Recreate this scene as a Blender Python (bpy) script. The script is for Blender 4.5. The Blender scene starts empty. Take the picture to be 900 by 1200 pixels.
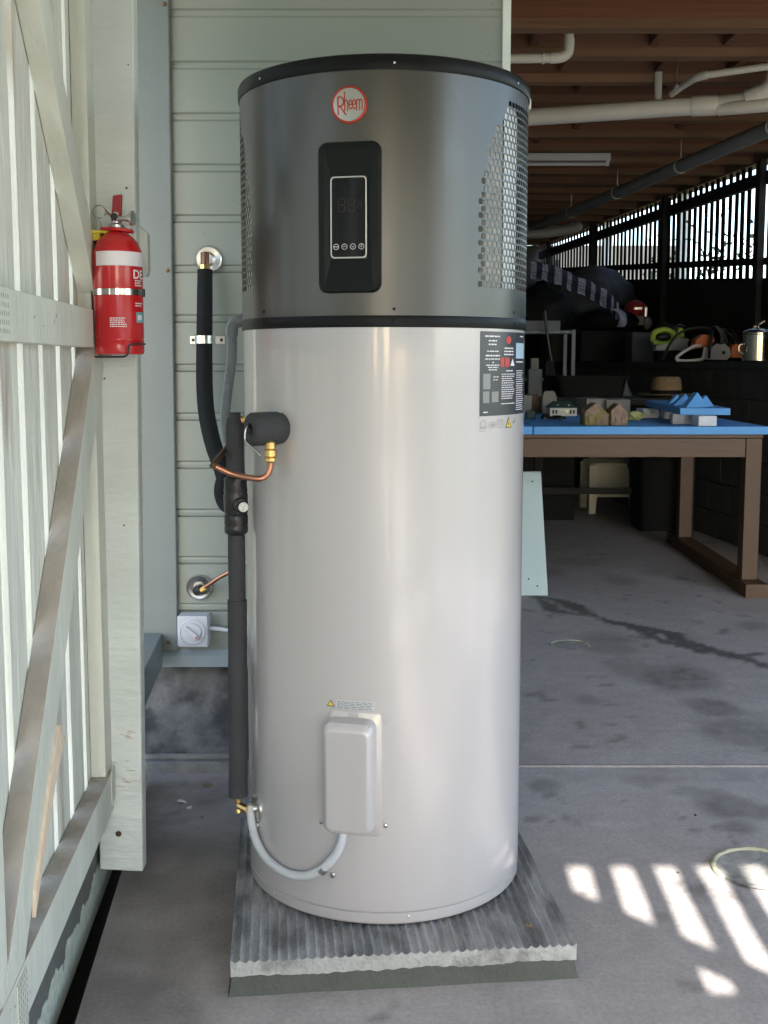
import bpy, bmesh, math, random
from mathutils import Vector, Matrix, noise
random.seed(7)
PI = math.pi
R_ = math.radians
sc = bpy.context.scene
C = sc.collection

# ------------------------------------------------------------------ camera, sky, sun, exposure
cam_d = bpy.data.cameras.new('camera')
cam = bpy.data.objects.new('camera', cam_d)
C.objects.link(cam)
cam_d.sensor_fit = 'VERTICAL'
cam_d.sensor_height = 36
cam_d.lens = 1309 / 1200 * 36
cam_d.shift_y = -33 / 1200
cam_d.clip_start = 0.02
cam_d.clip_end = 2000
cam.location = (0, 0, 1.245)
cam.rotation_euler = (R_(90 - 6.2), 0, 0)
sc.camera = cam

SUN_DIR = Vector((0.045, 1.0, -0.60)).normalized()      # the way sunlight travels
world = bpy.data.worlds.new("World")
sc.world = world
world.use_nodes = True
wn = world.node_tree
wn.nodes.clear()
w_out = wn.nodes.new('ShaderNodeOutputWorld')
w_bg = wn.nodes.new('ShaderNodeBackground')
w_sky = wn.nodes.new('ShaderNodeTexSky')
w_sky.sky_type = 'NISHITA'
w_sky.sun_disc = False
w_sky.sun_elevation = math.asin(-SUN_DIR.z)
w_sky.sun_rotation = R_(182.6)
w_bg.inputs[1].default_value = 0.15
wn.links.new(w_sky.outputs[0], w_bg.inputs[0])
wn.links.new(w_bg.outputs[0], w_out.inputs[0])
sun_d = bpy.data.lights.new('sun', 'SUN')
sun_d.energy = 5.0
sun_d.angle = R_(0.5)
sun_d.color = (1, 0.96, 0.90)
sun = bpy.data.objects.new('sun', sun_d)
C.objects.link(sun)
sun.rotation_euler = SUN_DIR.to_track_quat('-Z', 'Y').to_euler()
sc.view_settings.view_transform = 'Standard'
sc.view_settings.look = 'None'
sc.view_settings.gamma = 1
sc.view_settings.exposure = 2.3

# ------------------------------------------------------------------ materials
MATS = {}
def mat(name, col, rough=0.6, metal=0.0, var=0.12, nscale=6.0, bump=0.15, bscale=60.0, stretch=(1, 1, 1),
        col2=None, mixlo=0.35, mixhi=0.65, mscale=2.0, coat=0.0, emit=None, detail=6, spec=0.5, aniso=0.0, rvar=0.0):
    """painted / wooden / stone surface: base colour with procedural mottling, a second colour in patches, fine relief"""
    if name in MATS: return MATS[name]
    m = bpy.data.materials.new(name); m.use_nodes = True
    nt = m.node_tree; N = nt.nodes; L = nt.links
    b = N['Principled BSDF']
    b.inputs['Roughness'].default_value = rough
    b.inputs['Metallic'].default_value = metal
    b.inputs['Specular IOR Level'].default_value = spec
    b.inputs['Coat Weight'].default_value = coat
    b.inputs['Coat Roughness'].default_value = 0.085
    b.inputs['Anisotropic'].default_value = aniso
    tc = N.new('ShaderNodeTexCoord'); mp = N.new('ShaderNodeMapping')
    mp.inputs['Scale'].default_value = stretch
    L.new(tc.outputs['Object'], mp.inputs[0])
    oi = N.new('ShaderNodeObjectInfo')
    ad = N.new('ShaderNodeVectorMath'); ad.operation = 'ADD'
    L.new(mp.outputs[0], ad.inputs[0])
    sc_ = N.new('ShaderNodeVectorMath'); sc_.operation = 'SCALE'
    cx = N.new('ShaderNodeCombineXYZ')
    for i in range(3): L.new(oi.outputs['Random'], cx.inputs[i])
    L.new(cx.outputs[0], sc_.inputs[0]); sc_.inputs['Scale'].default_value = 37.0
    L.new(sc_.outputs[0], ad.inputs[1])
    n1 = N.new('ShaderNodeTexNoise'); n1.inputs['Scale'].default_value = nscale; n1.inputs['Detail'].default_value = detail
    L.new(ad.outputs[0], n1.inputs['Vector'])
    r1 = N.new('ShaderNodeMapRange')
    r1.inputs[1].default_value = 0.25; r1.inputs[2].default_value = 0.75
    r1.inputs[3].default_value = 1 - var; r1.inputs[4].default_value = 1 + var
    L.new(n1.outputs[0], r1.inputs[0])
    vm = N.new('ShaderNodeVectorMath'); vm.operation = 'SCALE'
    L.new(r1.outputs[0], vm.inputs['Scale'])
    if col2 is not None:
        n2 = N.new('ShaderNodeTexNoise'); n2.inputs['Scale'].default_value = mscale; n2.inputs['Detail'].default_value = 8
        L.new(ad.outputs[0], n2.inputs['Vector'])
        r2 = N.new('ShaderNodeMapRange'); r2.inputs[1].default_value = mixlo; r2.inputs[2].default_value = mixhi
        L.new(n2.outputs[0], r2.inputs[0])
        mx = N.new('ShaderNodeMix'); mx.data_type = 'RGBA'
        mx.inputs[6].default_value = (*col, 1); mx.inputs[7].default_value = (*col2, 1)
        L.new(r2.outputs[0], mx.inputs[0]); L.new(mx.outputs[2], vm.inputs[0])
    else:
        vm.inputs[0].default_value = col
    L.new(vm.outputs[0], b.inputs['Base Color'])
    if bump > 0:
        n3 = N.new('ShaderNodeTexNoise'); n3.inputs['Scale'].default_value = bscale; n3.inputs['Detail'].default_value = 5
        L.new(ad.outputs[0], n3.inputs['Vector'])
        bp = N.new('ShaderNodeBump'); bp.inputs['Strength'].default_value = bump; bp.inputs['Distance'].default_value = 0.01
        L.new(n3.outputs[0], bp.inputs['Height']); L.new(bp.outputs[0], b.inputs['Normal'])
    if rvar > 0:
        n4 = N.new('ShaderNodeTexNoise'); n4.inputs['Scale'].default_value = 3.5; n4.inputs['Detail'].default_value = 9; n4.inputs['Distortion'].default_value = .6
        L.new(tc.outputs['Object'], n4.inputs['Vector'])
        r4 = N.new('ShaderNodeMapRange'); r4.inputs[1].default_value = .35; r4.inputs[2].default_value = .7
        r4.inputs[3].default_value = rough - rvar * .4; r4.inputs[4].default_value = rough + rvar
        L.new(n4.outputs[0], r4.inputs[0]); L.new(r4.outputs[0], b.inputs['Roughness'])
    if emit:
        b.inputs['Emission Color'].default_value = (*emit[0], 1); b.inputs['Emission Strength'].default_value = emit[1]
    MATS[name] = m
    return m

M = {}
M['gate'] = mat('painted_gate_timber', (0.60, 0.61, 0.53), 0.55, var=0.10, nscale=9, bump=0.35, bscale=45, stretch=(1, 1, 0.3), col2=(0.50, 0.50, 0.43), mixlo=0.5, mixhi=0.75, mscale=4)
M['gate_edge'] = mat('painted_paling', (0.62, 0.62, 0.55), 0.6, var=0.14, nscale=18, bump=0.9, bscale=30, stretch=(1, 1, 0.2), col2=(0.40, 0.35, 0.28), mixlo=0.60, mixhi=0.70, mscale=7)
M['dusty'] = mat('dusty_weathered_top', (0.34, 0.30, 0.255), 0.85, var=0.2, nscale=12, bump=0.4, bscale=70, stretch=(1, 1, 0.5))
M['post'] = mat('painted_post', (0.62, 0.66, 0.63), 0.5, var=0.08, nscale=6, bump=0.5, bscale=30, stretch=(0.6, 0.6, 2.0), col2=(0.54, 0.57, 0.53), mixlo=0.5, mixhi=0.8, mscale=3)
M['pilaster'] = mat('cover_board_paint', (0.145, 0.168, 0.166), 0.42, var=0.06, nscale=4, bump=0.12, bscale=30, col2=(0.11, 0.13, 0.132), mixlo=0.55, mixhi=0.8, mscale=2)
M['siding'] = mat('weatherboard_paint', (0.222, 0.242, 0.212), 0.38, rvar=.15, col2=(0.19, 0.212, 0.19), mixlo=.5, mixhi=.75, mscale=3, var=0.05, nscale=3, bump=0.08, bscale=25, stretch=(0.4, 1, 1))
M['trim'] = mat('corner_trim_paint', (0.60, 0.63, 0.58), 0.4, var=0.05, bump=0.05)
M['flash'] = mat('flashing_paint', (0.25, 0.30, 0.33), 0.35, var=0.1, bump=0.06)
M['tank'] = mat('satin_tank_paint', (0.500, 0.474, 0.476), 0.32, metal=0.14, coat=0.7, rvar=.05, var=0.02, nscale=3, bump=0.02, bscale=14, stretch=(9, 9, 0.15))
M['shroud'] = mat('dark_grey_metal_casing', (0.112, 0.109, 0.104), 0.31, metal=0.80, rvar=.05, var=0.03, nscale=3, bump=0.02, bscale=12, stretch=(9, 9, 0.15))
M['black_satin'] = mat('black_satin_plastic', (0.005, 0.006, 0.006), 0.40, spec=0.2, var=0.05, bump=0.03, bscale=200)
M['panel_black'] = mat('panel_plastic', (0.004, 0.006, 0.0055), 0.34, spec=0.22, var=0.04, bump=0.05, bscale=300)
M['glass_black'] = mat('screen_glass', (0.003, 0.004, 0.005), 0.10, spec=0.25, var=0, bump=0)
M['chrome'] = mat('chrome', (0.55, 0.55, 0.535), 0.16, metal=1, var=0.02, bump=0)
M['silver'] = mat('silver_trim', (0.62, 0.62, 0.60), 0.3, metal=1, var=0.02, bump=0)
M['icon'] = mat('icon_white', (0.55, 0.55, 0.55), 0.5, var=0, bump=0)
M['digit'] = mat('dim_digit', (0.009, 0.0075, 0.0075), 0.5, var=0, bump=0)
M['logo_red'] = mat('badge_red', (0.45, 0.045, 0.025), 0.25, metal=0.2, var=0.03, bump=0)
M['fin'] = mat('aluminium_fins', (0.9, 0.9, 0.89), 0.45, metal=0.0, var=0.1, nscale=40, bump=0)
M['inner_dark'] = mat('casing_interior', (0.03, 0.03, 0.03), 0.5, var=0.2, bump=0)
M['foam_black'] = mat('black_pipe_foam', (0.006, 0.0065, 0.0065), 0.75, spec=0.25, var=0.15, bump=0.2, bscale=200)
M['foam_grey'] = mat('charcoal_pipe_foam', (0.04, 0.041, 0.046), 0.75, var=0.12, nscale=12, bump=0.3, bscale=250)
M['tape'] = mat('black_tape', (0.014, 0.014, 0.015), 0.28, var=0.1, bump=0.3, bscale=60)
M['brass'] = mat('brass', (0.72, 0.50, 0.20), 0.3, metal=1, var=0.08, bump=0.05)
M['copper'] = mat('copper', (0.62, 0.29, 0.18), 0.34, metal=1, var=0.1, bump=0.05, col2=(0.40, 0.20, 0.14), mscale=8)
M['tarnish'] = mat('tarnished_copper', (0.16, 0.09, 0.06), 0.45, metal=0.8, var=0.2, bump=0.1)
M['conduit'] = mat('grey_conduit', (0.22, 0.24, 0.26), 0.45, var=0.04, bump=0.03)
M['hose'] = mat('pale_grey_hose', (0.55, 0.57, 0.60), 0.42, var=0.03, bump=0.03)
M['sw_white'] = mat('switch_plastic', (0.42, 0.44, 0.47), 0.35, var=0.03, bump=0.02)
M['zinc'] = mat('zinc_steel', (0.60, 0.60, 0.60), 0.3, metal=1, var=0.12, nscale=20, bump=0.05)
M['red'] = mat('extinguisher_red', (0.52, 0.010, 0.014), 0.25, var=0.03, bump=0.02, coat=0.3)
M['red_dark'] = mat('handle_red', (0.30, 0.02, 0.025), 0.45, var=0.05, bump=0.1)
M['white_print'] = mat('white_print', (0.78, 0.74, 0.76), 0.45, var=0.02, bump=0)
M['teal_print'] = mat('teal_print', (0.12, 0.40, 0.42), 0.45, var=0.05, bump=0)
M['yellow'] = mat('yellow_plastic', (0.55, 0.42, 0.02), 0.45, var=0.05, bump=0.05)
M['yellow_print'] = mat('yellow_print', (0.75, 0.55, 0.05), 0.45, var=0.02, bump=0)
M['black_print'] = mat('black_print', (0.02, 0.02, 0.02), 0.5, var=0, bump=0)
M['grey_print'] = mat('grey_print', (0.20, 0.20, 0.20), 0.5, var=0, bump=0)
M['label_dark'] = mat('label_dark', (0.055, 0.06, 0.075), 0.22, var=0.05, bump=0)
M['label_blue'] = mat('label_pale_blue', (0.42, 0.56, 0.68), 0.3, var=0.02, bump=0)
M['label_silver'] = mat('label_silver', (0.24, 0.24, 0.245), 0.35, metal=0.3, var=0.03, bump=0)
M['label_red'] = mat('label_red', (0.50, 0.05, 0.04), 0.35, var=0.02, bump=0)
M['wire'] = mat('black_wire', (0.012, 0.012, 0.012), 0.35, var=0, bump=0)
M['pad_light'] = mat('fibre_cement_light', (0.40, 0.40, 0.385), 0.9, var=0.18, nscale=40, bump=.6, bscale=110, col2=(0.26, 0.26, 0.25), mixlo=.5, mixhi=.62, mscale=16)
M['pad_top'] = mat('ribbed_pad_top', (0.37, 0.365, 0.37), 0.8, var=0.3, nscale=14, bump=0.8, bscale=90, stretch=(3, 1, 1), col2=(0.17, 0.17, 0.175), mixlo=0.46, mixhi=0.58, mscale=7)
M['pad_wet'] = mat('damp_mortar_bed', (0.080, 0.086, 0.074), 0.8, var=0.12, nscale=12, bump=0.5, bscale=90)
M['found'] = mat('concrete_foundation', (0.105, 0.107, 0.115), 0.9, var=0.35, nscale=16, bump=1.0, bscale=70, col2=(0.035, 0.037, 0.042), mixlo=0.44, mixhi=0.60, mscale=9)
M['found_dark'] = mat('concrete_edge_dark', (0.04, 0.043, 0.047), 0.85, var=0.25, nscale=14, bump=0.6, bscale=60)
M['joist'] = mat('rough_sawn_joist', (0.20, 0.075, 0.033), 0.8, var=0.25, nscale=5, bump=0.4, bscale=40, stretch=(0.25, 1, 1), col2=(0.12, 0.06, 0.035), mscale=1.5)
M['joist_edge'] = mat('joist_edge', (0.20, 0.105, 0.055), 0.85, var=0.25, nscale=6, bump=0.5, bscale=40, stretch=(0.25, 1, 1))
M['boards'] = mat('floor_boards_above', (0.17, 0.085, 0.05), 0.85, var=0.3, nscale=5, bump=0.3, bscale=40, stretch=(1, 0.2, 1))
M['pvc'] = mat('white_pvc', (0.62, 0.58, 0.50), 0.4, var=0.07, nscale=5, bump=0.03)
M['pvc_dark'] = mat('grey_drain_pipe', (0.24, 0.235, 0.225), 0.55, var=0.1, bump=0.05)
M['dark_timber'] = mat('dark_fence_timber', (0.018, 0.017, 0.015), 0.85, var=0.3, bump=0.3, stretch=(1, 1, 0.3))
M['edge_brown'] = mat('brown_bearer', (0.14, 0.08, 0.05), 0.85, var=0.2, bump=0.3)
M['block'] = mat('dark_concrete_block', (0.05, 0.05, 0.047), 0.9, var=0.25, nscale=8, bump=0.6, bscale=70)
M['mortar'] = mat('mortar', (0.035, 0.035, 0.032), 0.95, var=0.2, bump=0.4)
M['soil'] = mat('dry_soil', (0.06, 0.05, 0.04), 0.95, var=0.3, bump=0.8, bscale=20)
M['table_wood'] = mat('brown_table_timber', (0.085, 0.042, 0.020), 0.55, var=0.25, nscale=5, bump=0.2, bscale=40, stretch=(0.4, 1, 1))
M['leg_wood'] = mat('orange_brown_leg_timber', (0.075, 0.036, 0.015), 0.55, var=0.22, nscale=5, bump=0.2, bscale=40, stretch=(1, 1, 0.3))
M['bluefoam'] = mat('blue_insulation_foam', (0.09, 0.31, 0.66), 0.6, var=0.06, nscale=10, bump=0.25, bscale=160)
M['whitefoam'] = mat('white_foam', (0.62, 0.64, 0.68), 0.8, var=0.08, nscale=30, bump=0.5, bscale=150)
M['straw'] = mat('straw', (0.22, 0.15, 0.075), 0.8, var=0.2, nscale=60, bump=0.6, bscale=250)
M['navy'] = mat('navy_cloth', (0.02, 0.025, 0.06), 0.85, var=0.2, bump=0.4)
M['cloth_white'] = mat('white_cloth', (0.26, 0.28, 0.36), 0.85, var=0.1, bump=0.4)
M['cloth_dark'] = mat('dark_grey_cloth', (0.045, 0.047, 0.052), 0.9, var=0.3, nscale=10, bump=0.6, bscale=30)
M['cloth_yellow'] = mat('pale_yellow_cloth', (0.55, 0.55, 0.22), 0.85, var=0.1, bump=0.5)
M['crate'] = mat('slate_grey_plastic', (0.09, 0.10, 0.115), 0.6, var=0.1, bump=0.1)
M['rackmetal'] = mat('grey_rack_metal', (0.09, 0.11, 0.12), 0.5, metal=0.3, var=0.1, bump=0.1)
M['cream'] = mat('cream_plastic', (0.60, 0.58, 0.46), 0.5, var=0.08, bump=0.05)
M['cream_card'] = mat('cream_carton', (0.25, 0.23, 0.20), 0.8, var=0.1, bump=0.1)
M['tub'] = mat('black_tub', (0.007, 0.0075, 0.008), 0.65, spec=0.15, var=0.1, bump=0.05)
M['lime'] = mat('lime_plastic', (0.34, 0.50, 0.05), 0.5, var=0.06, bump=0.05)
M['orange'] = mat('orange_plastic', (0.55, 0.12, 0.02), 0.45, var=0.06, bump=0.05)
M['saw_white'] = mat('white_saw_plastic', (0.50, 0.50, 0.49), 0.5, var=0.08, bump=0.05)
M['steel'] = mat('polished_steel', (0.62, 0.56, 0.46), 0.16, metal=1, var=0.05, bump=0.02)
M['moss'] = mat('mossy_stone', (0.24, 0.165, 0.125), 0.9, var=0.3, nscale=30, bump=1.0, bscale=60, col2=(0.17, 0.15, 0.04), mscale=16, mixlo=0.50, mixhi=0.6)
M['greenroof'] = mat('green_model_roof', (0.03, 0.055, 0.045), 0.6, var=0.1, bump=0.3)
M['panel_pale'] = mat('pale_blue_board', (0.50, 0.60, 0.60), 0.5, var=0.04, nscale=4, bump=0.05)
M['leaf'] = mat('leaf_green', (0.06, 0.11, 0.035), 0.6, var=0.4, bump=0)
M['bark'] = mat('bark', (0.10, 0.07, 0.05), 0.9, bump=0.8)
M['raw_wood'] = mat('split_raw_pine', (0.62, 0.50, 0.37), 0.8, var=0.12, nscale=20, bump=0.4, bscale=80, stretch=(1, 1, 0.2))
def peel_mat():
    m = bpy.data.materials.new('peeling_board_paint'); m.use_nodes = True; nt = m.node_tree; N = nt.nodes; L = nt.links; b = N['Principled BSDF']; b.inputs['Roughness'].default_value = .75
    tc = N.new('ShaderNodeTexCoord'); sp = N.new('ShaderNodeSeparateXYZ'); L.new(tc.outputs['Object'], sp.inputs[0])
    n = N.new('ShaderNodeTexNoise'); n.inputs['Scale'].default_value = 9; n.inputs['Detail'].default_value = 9; L.new(tc.outputs['Object'], n.inputs['Vector'])
    a = N.new('ShaderNodeMath'); a.operation = 'MULTIPLY_ADD'; a.inputs[1].default_value = .16; L.new(n.outputs[0], a.inputs[0]); L.new(sp.outputs[2], a.inputs[2])
    r = N.new('ShaderNodeMapRange'); r.inputs[1].default_value = .118; r.inputs[2].default_value = .122; L.new(a.outputs[0], r.inputs[0])
    n2 = N.new('ShaderNodeTexNoise'); n2.inputs['Scale'].default_value = 60; n2.inputs['Detail'].default_value = 6; L.new(tc.outputs['Object'], n2.inputs['Vector'])
    mx = N.new('ShaderNodeMix'); mx.data_type = 'RGBA'; mx.inputs[6].default_value = (.50, .54, .45, 1); mx.inputs[7].default_value = (.13, .13, .12, 1); L.new(r.outputs[0], mx.inputs[0])
    r2 = N.new('ShaderNodeMapRange'); r2.inputs[1].default_value = .3; r2.inputs[2].default_value = .7; r2.inputs[3].default_value = .8; r2.inputs[4].default_value = 1.15; L.new(n2.outputs[0], r2.inputs[0])
    v = N.new('ShaderNodeVectorMath'); v.operation = 'SCALE'; L.new(mx.outputs[2], v.inputs[0]); L.new(r2.outputs[0], v.inputs['Scale']); L.new(v.outputs[0], b.inputs['Base Color'])
    bp = N.new('ShaderNodeBump'); bp.inputs['Strength'].default_value = .5; bp.inputs['Distance'].default_value = .003; L.new(r.outputs[0], bp.inputs['Height']); bp.invert = True; L.new(bp.outputs[0], b.inputs['Normal'])
    return m
M['peel'] = peel_mat()
M['tube_white'] = mat('white_enamel', (0.55, 0.55, 0.55), 0.4, var=0.05, bump=0)
M['dirt_lip'] = mat('worn_joint_lip', (0.20, 0.195, 0.19), 0.9, var=0.5, nscale=8, bump=0.5)
M['dirt_line'] = mat('grimy_cement', (0.16, 0.16, 0.155), 0.9, var=0.3, nscale=20, bump=0.8, bscale=80)

def floor_mat():
    m = bpy.data.materials.new('worn_concrete_floor'); m.use_nodes = True
    nt = m.node_tree; N = nt.nodes; L = nt.links; b = N['Principled BSDF']
    tc = N.new('ShaderNodeTexCoord')
    def nz(s, d=8, dist=0.0):
        n = N.new('ShaderNodeTexNoise'); n.inputs['Scale'].default_value = s; n.inputs['Detail'].default_value = d
        n.inputs['Distortion'].default_value = dist; n.inputs['Roughness'].default_value = 0.62
        L.new(tc.outputs['Object'], n.inputs['Vector']); return n
    def rng(src, a, c, lo, hi):
        r = N.new('ShaderNodeMapRange'); r.inputs[1].default_value = a; r.inputs[2].default_value = c
        r.inputs[3].default_value = lo; r.inputs[4].default_value = hi; L.new(src, r.inputs[0]); return r
    n1 = nz(1.3, 6, 0.6); n2 = nz(7.5, 12, 1.2); n3 = nz(95, 6); n4 = nz(3.4, 12, 2.0)
    mx = N.new('ShaderNodeMix'); mx.data_type = 'RGBA'
    mx.inputs[6].default_value = (0.350, 0.314, 0.300, 1); mx.inputs[7].default_value = (0.385, 0.350, 0.336, 1)
    L.new(rng(n1.outputs[0], 0.35, 0.65, 0, 1).outputs[0], mx.inputs[0])
    mx2 = N.new('ShaderNodeMix'); mx2.data_type = 'RGBA'; mx2.inputs[7].default_value = (0.43, 0.40, 0.39, 1)
    L.new(rng(n4.outputs[0], 0.56, 0.70, 0, 0.35).outputs[0], mx2.inputs[0]); L.new(mx.outputs[2], mx2.inputs[6])
    mu = N.new('ShaderNodeMath'); mu.operation = 'MULTIPLY'
    L.new(rng(n2.outputs[0], 0.3, 0.7, 0.87, 1.12).outputs[0], mu.inputs[0])
    L.new(rng(n3.outputs[0], 0.32, 0.68, 0.87, 1.13).outputs[0], mu.inputs[1])
    at = N.new('ShaderNodeAttribute'); at.attribute_name = 'stain'
    s2 = rng(at.outputs['Fac'], 0, 1, 1.0, 0.27)
    mu2 = N.new('ShaderNodeMath'); mu2.operation = 'MULTIPLY'
    L.new(mu.outputs[0], mu2.inputs[0]); L.new(s2.outputs[0], mu2.inputs[1])
    v = N.new('ShaderNodeVectorMath'); v.operation = 'SCALE'
    L.new(mx2.outputs[2], v.inputs[0]); L.new(mu2.outputs[0], v.inputs['Scale']); L.new(v.outputs[0], b.inputs['Base Color'])
    L.new(rng(n2.outputs[0], 0.3, 0.7, 0.62, 0.80).outputs[0], b.inputs['Roughness'])
    bp = N.new('ShaderNodeBump'); bp.inputs['Strength'].default_value = 0.3; bp.inputs['Distance'].default_value = 0.006
    L.new(n3.outputs[0], bp.inputs['Height']); L.new(bp.outputs[0], b.inputs['Normal'])
    return m
M['floor'] = floor_mat()
def ground_mat():
    return mat('grass_and_earth', (0.07, 0.10, 0.035), 0.95, var=0.4, nscale=3, bump=0.8, bscale=25, col2=(0.16, 0.13, 0.09), mscale=0.6)
M['grass'] = ground_mat()
M['bounce_sheet'] = mat('cream_bounce_paint', (0.66, 0.65, 0.56), 0.6, var=.06, bump=.05)
M['gap_soil'] = mat('gap_shade_soil', (0.018, 0.017, 0.016), 0.9, var=.3, bump=.6)  # near-black soil: the shade of the gap is put into the colour
M['drive'] = mat('driveway_concrete', (0.36, 0.35, 0.33), 0.85, var=0.12, nscale=2, bump=0.3, bscale=60)

# ------------------------------------------------------------------ builders
def link(name, me, parent=None, m=None):
    o = bpy.data.objects.new(name, me); C.objects.link(o)
    if parent is not None: o.parent = parent
    if m is not None and me is not None and len(me.materials) == 0: me.materials.append(m)
    return o
def tag(o, label, cat, group=None, kind=None):
    if label: o['label'] = label
    if cat: o['category'] = cat
    if group: o['group'] = group
    if kind: o['kind'] = kind
    return o
def thing(name, loc, label, cat, group=None, rz=0.0):
    o = bpy.data.objects.new(name, None); C.objects.link(o)
    o.location = loc; o.rotation_euler = (0, 0, rz); o.empty_display_size = 0.05
    return tag(o, label, cat, group)
def structure(o):
    o['kind'] = 'structure'; return o

class MB:
    """collects shapes, then links them as one mesh object"""
    def __init__(s): s.v = []; s.f = []; s.mi = []; s.m = 0
    def add(s, vs, fs):
        b = len(s.v); s.v += [tuple(p) for p in vs]
        for f in fs: s.f.append([b + i for i in f]); s.mi.append(s.m)
        return s
    def box(s, x0, y0, z0, x1, y1, z1, T=None):
        p = [Vector((x, y, z)) for z in (z0, z1) for y in (y0, y1) for x in (x0, x1)]
        if T: p = [T @ q for q in p]
        return s.add(p, [(0, 2, 3, 1), (4, 5, 7, 6), (0, 1, 5, 4), (2, 6, 7, 3), (0, 4, 6, 2), (1, 3, 7, 5)])
    def hexa(s, p):
        return s.add(p, [(0, 3, 2, 1), (4, 5, 6, 7), (0, 1, 5, 4), (1, 2, 6, 5), (2, 3, 7, 6), (3, 0, 4, 7)])
    def prism(s, pts, z0, z1, T=None):
        n = len(pts); vs = [Vector((x, y, z0)) for x, y in pts] + [Vector((x, y, z1)) for x, y in pts]
        if T: vs = [T @ q for q in vs]
        return s.add(vs, [tuple(range(n - 1, -1, -1)), tuple(range(n, 2 * n))] + [(i, (i + 1) % n, n + (i + 1) % n, n + i) for i in range(n)])
    def tube(s, path, r, seg=12, caps=True, radii=None):
        P = [Vector(p) for p in path]; n = len(P); b = len(s.v)
        up = None; rings = []
        for i in range(n):
            t = (P[min(i + 1, n - 1)] - P[max(i - 1, 0)]).normalized()
            if up is None:
                up = Vector((0, 0, 1)) if abs(t.z) < 0.9 else Vector((1, 0, 0))
            a = (up - t * up.dot(t)).normalized(); up = a; c = t.cross(a)
            rr = radii[i] if radii else r
            rings.append([P[i] + (a * math.cos(2 * PI * k / seg) + c * math.sin(2 * PI * k / seg)) * rr for k in range(seg)])
        vs = [q for rg in rings for q in rg]
        fs = [(i * seg + k, i * seg + (k + 1) % seg, (i + 1) * seg + (k + 1) % seg, (i + 1) * seg + k) for i in range(n - 1) for k in range(seg)]
        if caps: fs += [tuple(range(seg - 1, -1, -1)), tuple((n - 1) * seg + k for k in range(seg))]
        return s.add(vs, fs)
    def lathe(s, prof, seg=32, T=None):
        """prof: (r, z) from bottom to top"""
        n = len(prof)
        vs = [Vector((r * math.cos(2 * PI * k / seg), r * math.sin(2 * PI * k / seg), z)) for r, z in prof for k in range(seg)]
        if T: vs = [T @ q for q in vs]
        fs = [(i * seg + k, i * seg + (k + 1) % seg, (i + 1) * seg + (k + 1) % seg, (i + 1) * seg + k) for i in range(n - 1) for k in range(seg)]
        if prof[0][0] > 1e-5: fs.append(tuple(range(seg - 1, -1, -1)))
        if prof[-1][0] > 1e-5: fs.append(tuple((n - 1) * seg + k for k in range(seg)))
        return s.add(vs, fs)
    def build(s, name, m, parent=None, smooth=None, bevel=0, mats=None, seg=2):
        me = bpy.data.meshes.new(name); me.from_pydata(s.v, [], s.f); me.update()
        bm = bmesh.new(); bm.from_mesh(me)
        bmesh.ops.recalc_face_normals(bm, faces=bm.faces)
        bm.to_mesh(me); bm.free()
        if isinstance(m, (list, tuple)):
            for q in m: me.materials.append(q)
            for p, k in zip(me.polygons, s.mi): p.material_index = k
        else: me.materials.append(m)
        if smooth is not None:
            me.polygons.foreach_set('use_smooth', [True] * len(me.polygons))
            me.set_sharp_from_angle(angle=R_(smooth))
        o = link(name, me, parent)
        if bevel > 0:
            b = o.modifiers.new('bevel', 'BEVEL'); b.width = bevel; b.segments = seg; b.limit_method = 'ANGLE'; b.angle_limit = R_(40)
            if smooth is None:
                me.polygons.foreach_set('use_smooth', [True] * len(me.polygons))
                me.set_sharp_from_angle(angle=R_(180))
                o.modifiers.new('wn', 'WEIGHTED_NORMAL').keep_sharp = True
        return o

def curve(pts, n=8, closed=False):
    """Catmull-Rom through the points"""
    P = [Vector(p) for p in pts]; out = []
    m = len(P)
    for i in range(m if closed else m - 1):
        if closed: a, b, c, d = P[(i - 1) % m], P[i], P[(i + 1) % m], P[(i + 2) % m]
        else: a, b, c, d = P[max(i - 1, 0)], P[i], P[i + 1], P[min(i + 2, m - 1)]
        for k in range(n):
            t = k / n
            out.append(0.5 * ((2 * b) + (c - a) * t + (2 * a - 5 * b + 4 * c - d) * t * t + (3 * b - a - 3 * c + d) * t ** 3))
    if not closed: out.append(P[-1])
    return out
def rrect(w, h, r, n=6):
    pts = []
    for cx, cy, a0 in ((w / 2 - r, h / 2 - r, 0), (-w / 2 + r, h / 2 - r, 90), (-w / 2 + r, -h / 2 + r, 180), (w / 2 - r, -h / 2 + r, 270)):
        for k in range(n + 1):
            a = R_(a0 + 90 * k / n); pts.append((cx + r * math.cos(a), cy + r * math.sin(a)))
    return pts
def loops(mb, rings, cap0=True, cap1=True):
    """joins rings of equal length"""
    n = len(rings[0]); vs = [p for r in rings for p in r]
    fs = [(i * n + k, i * n + (k + 1) % n, (i + 1) * n + (k + 1) % n, (i + 1) * n + k) for i in range(len(rings) - 1) for k in range(n)]
    if cap0: fs.append(tuple(range(n - 1, -1, -1)))
    if cap1: fs.append(tuple((len(rings) - 1) * n + k for k in range(n)))
    mb.add(vs, fs)
def wobble(o, amp, freq, dirs=(1, 1, 1)):
    for v in o.data.vertices:
        n = noise.noise_vector(Vector(v.co) * freq + Vector((o.location.x * 3, o.location.y * 5, 1.7)))
        v.co += Vector((n.x * dirs[0], n.y * dirs[1], n.z * dirs[2])) * amp
    o.data.update()
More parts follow.
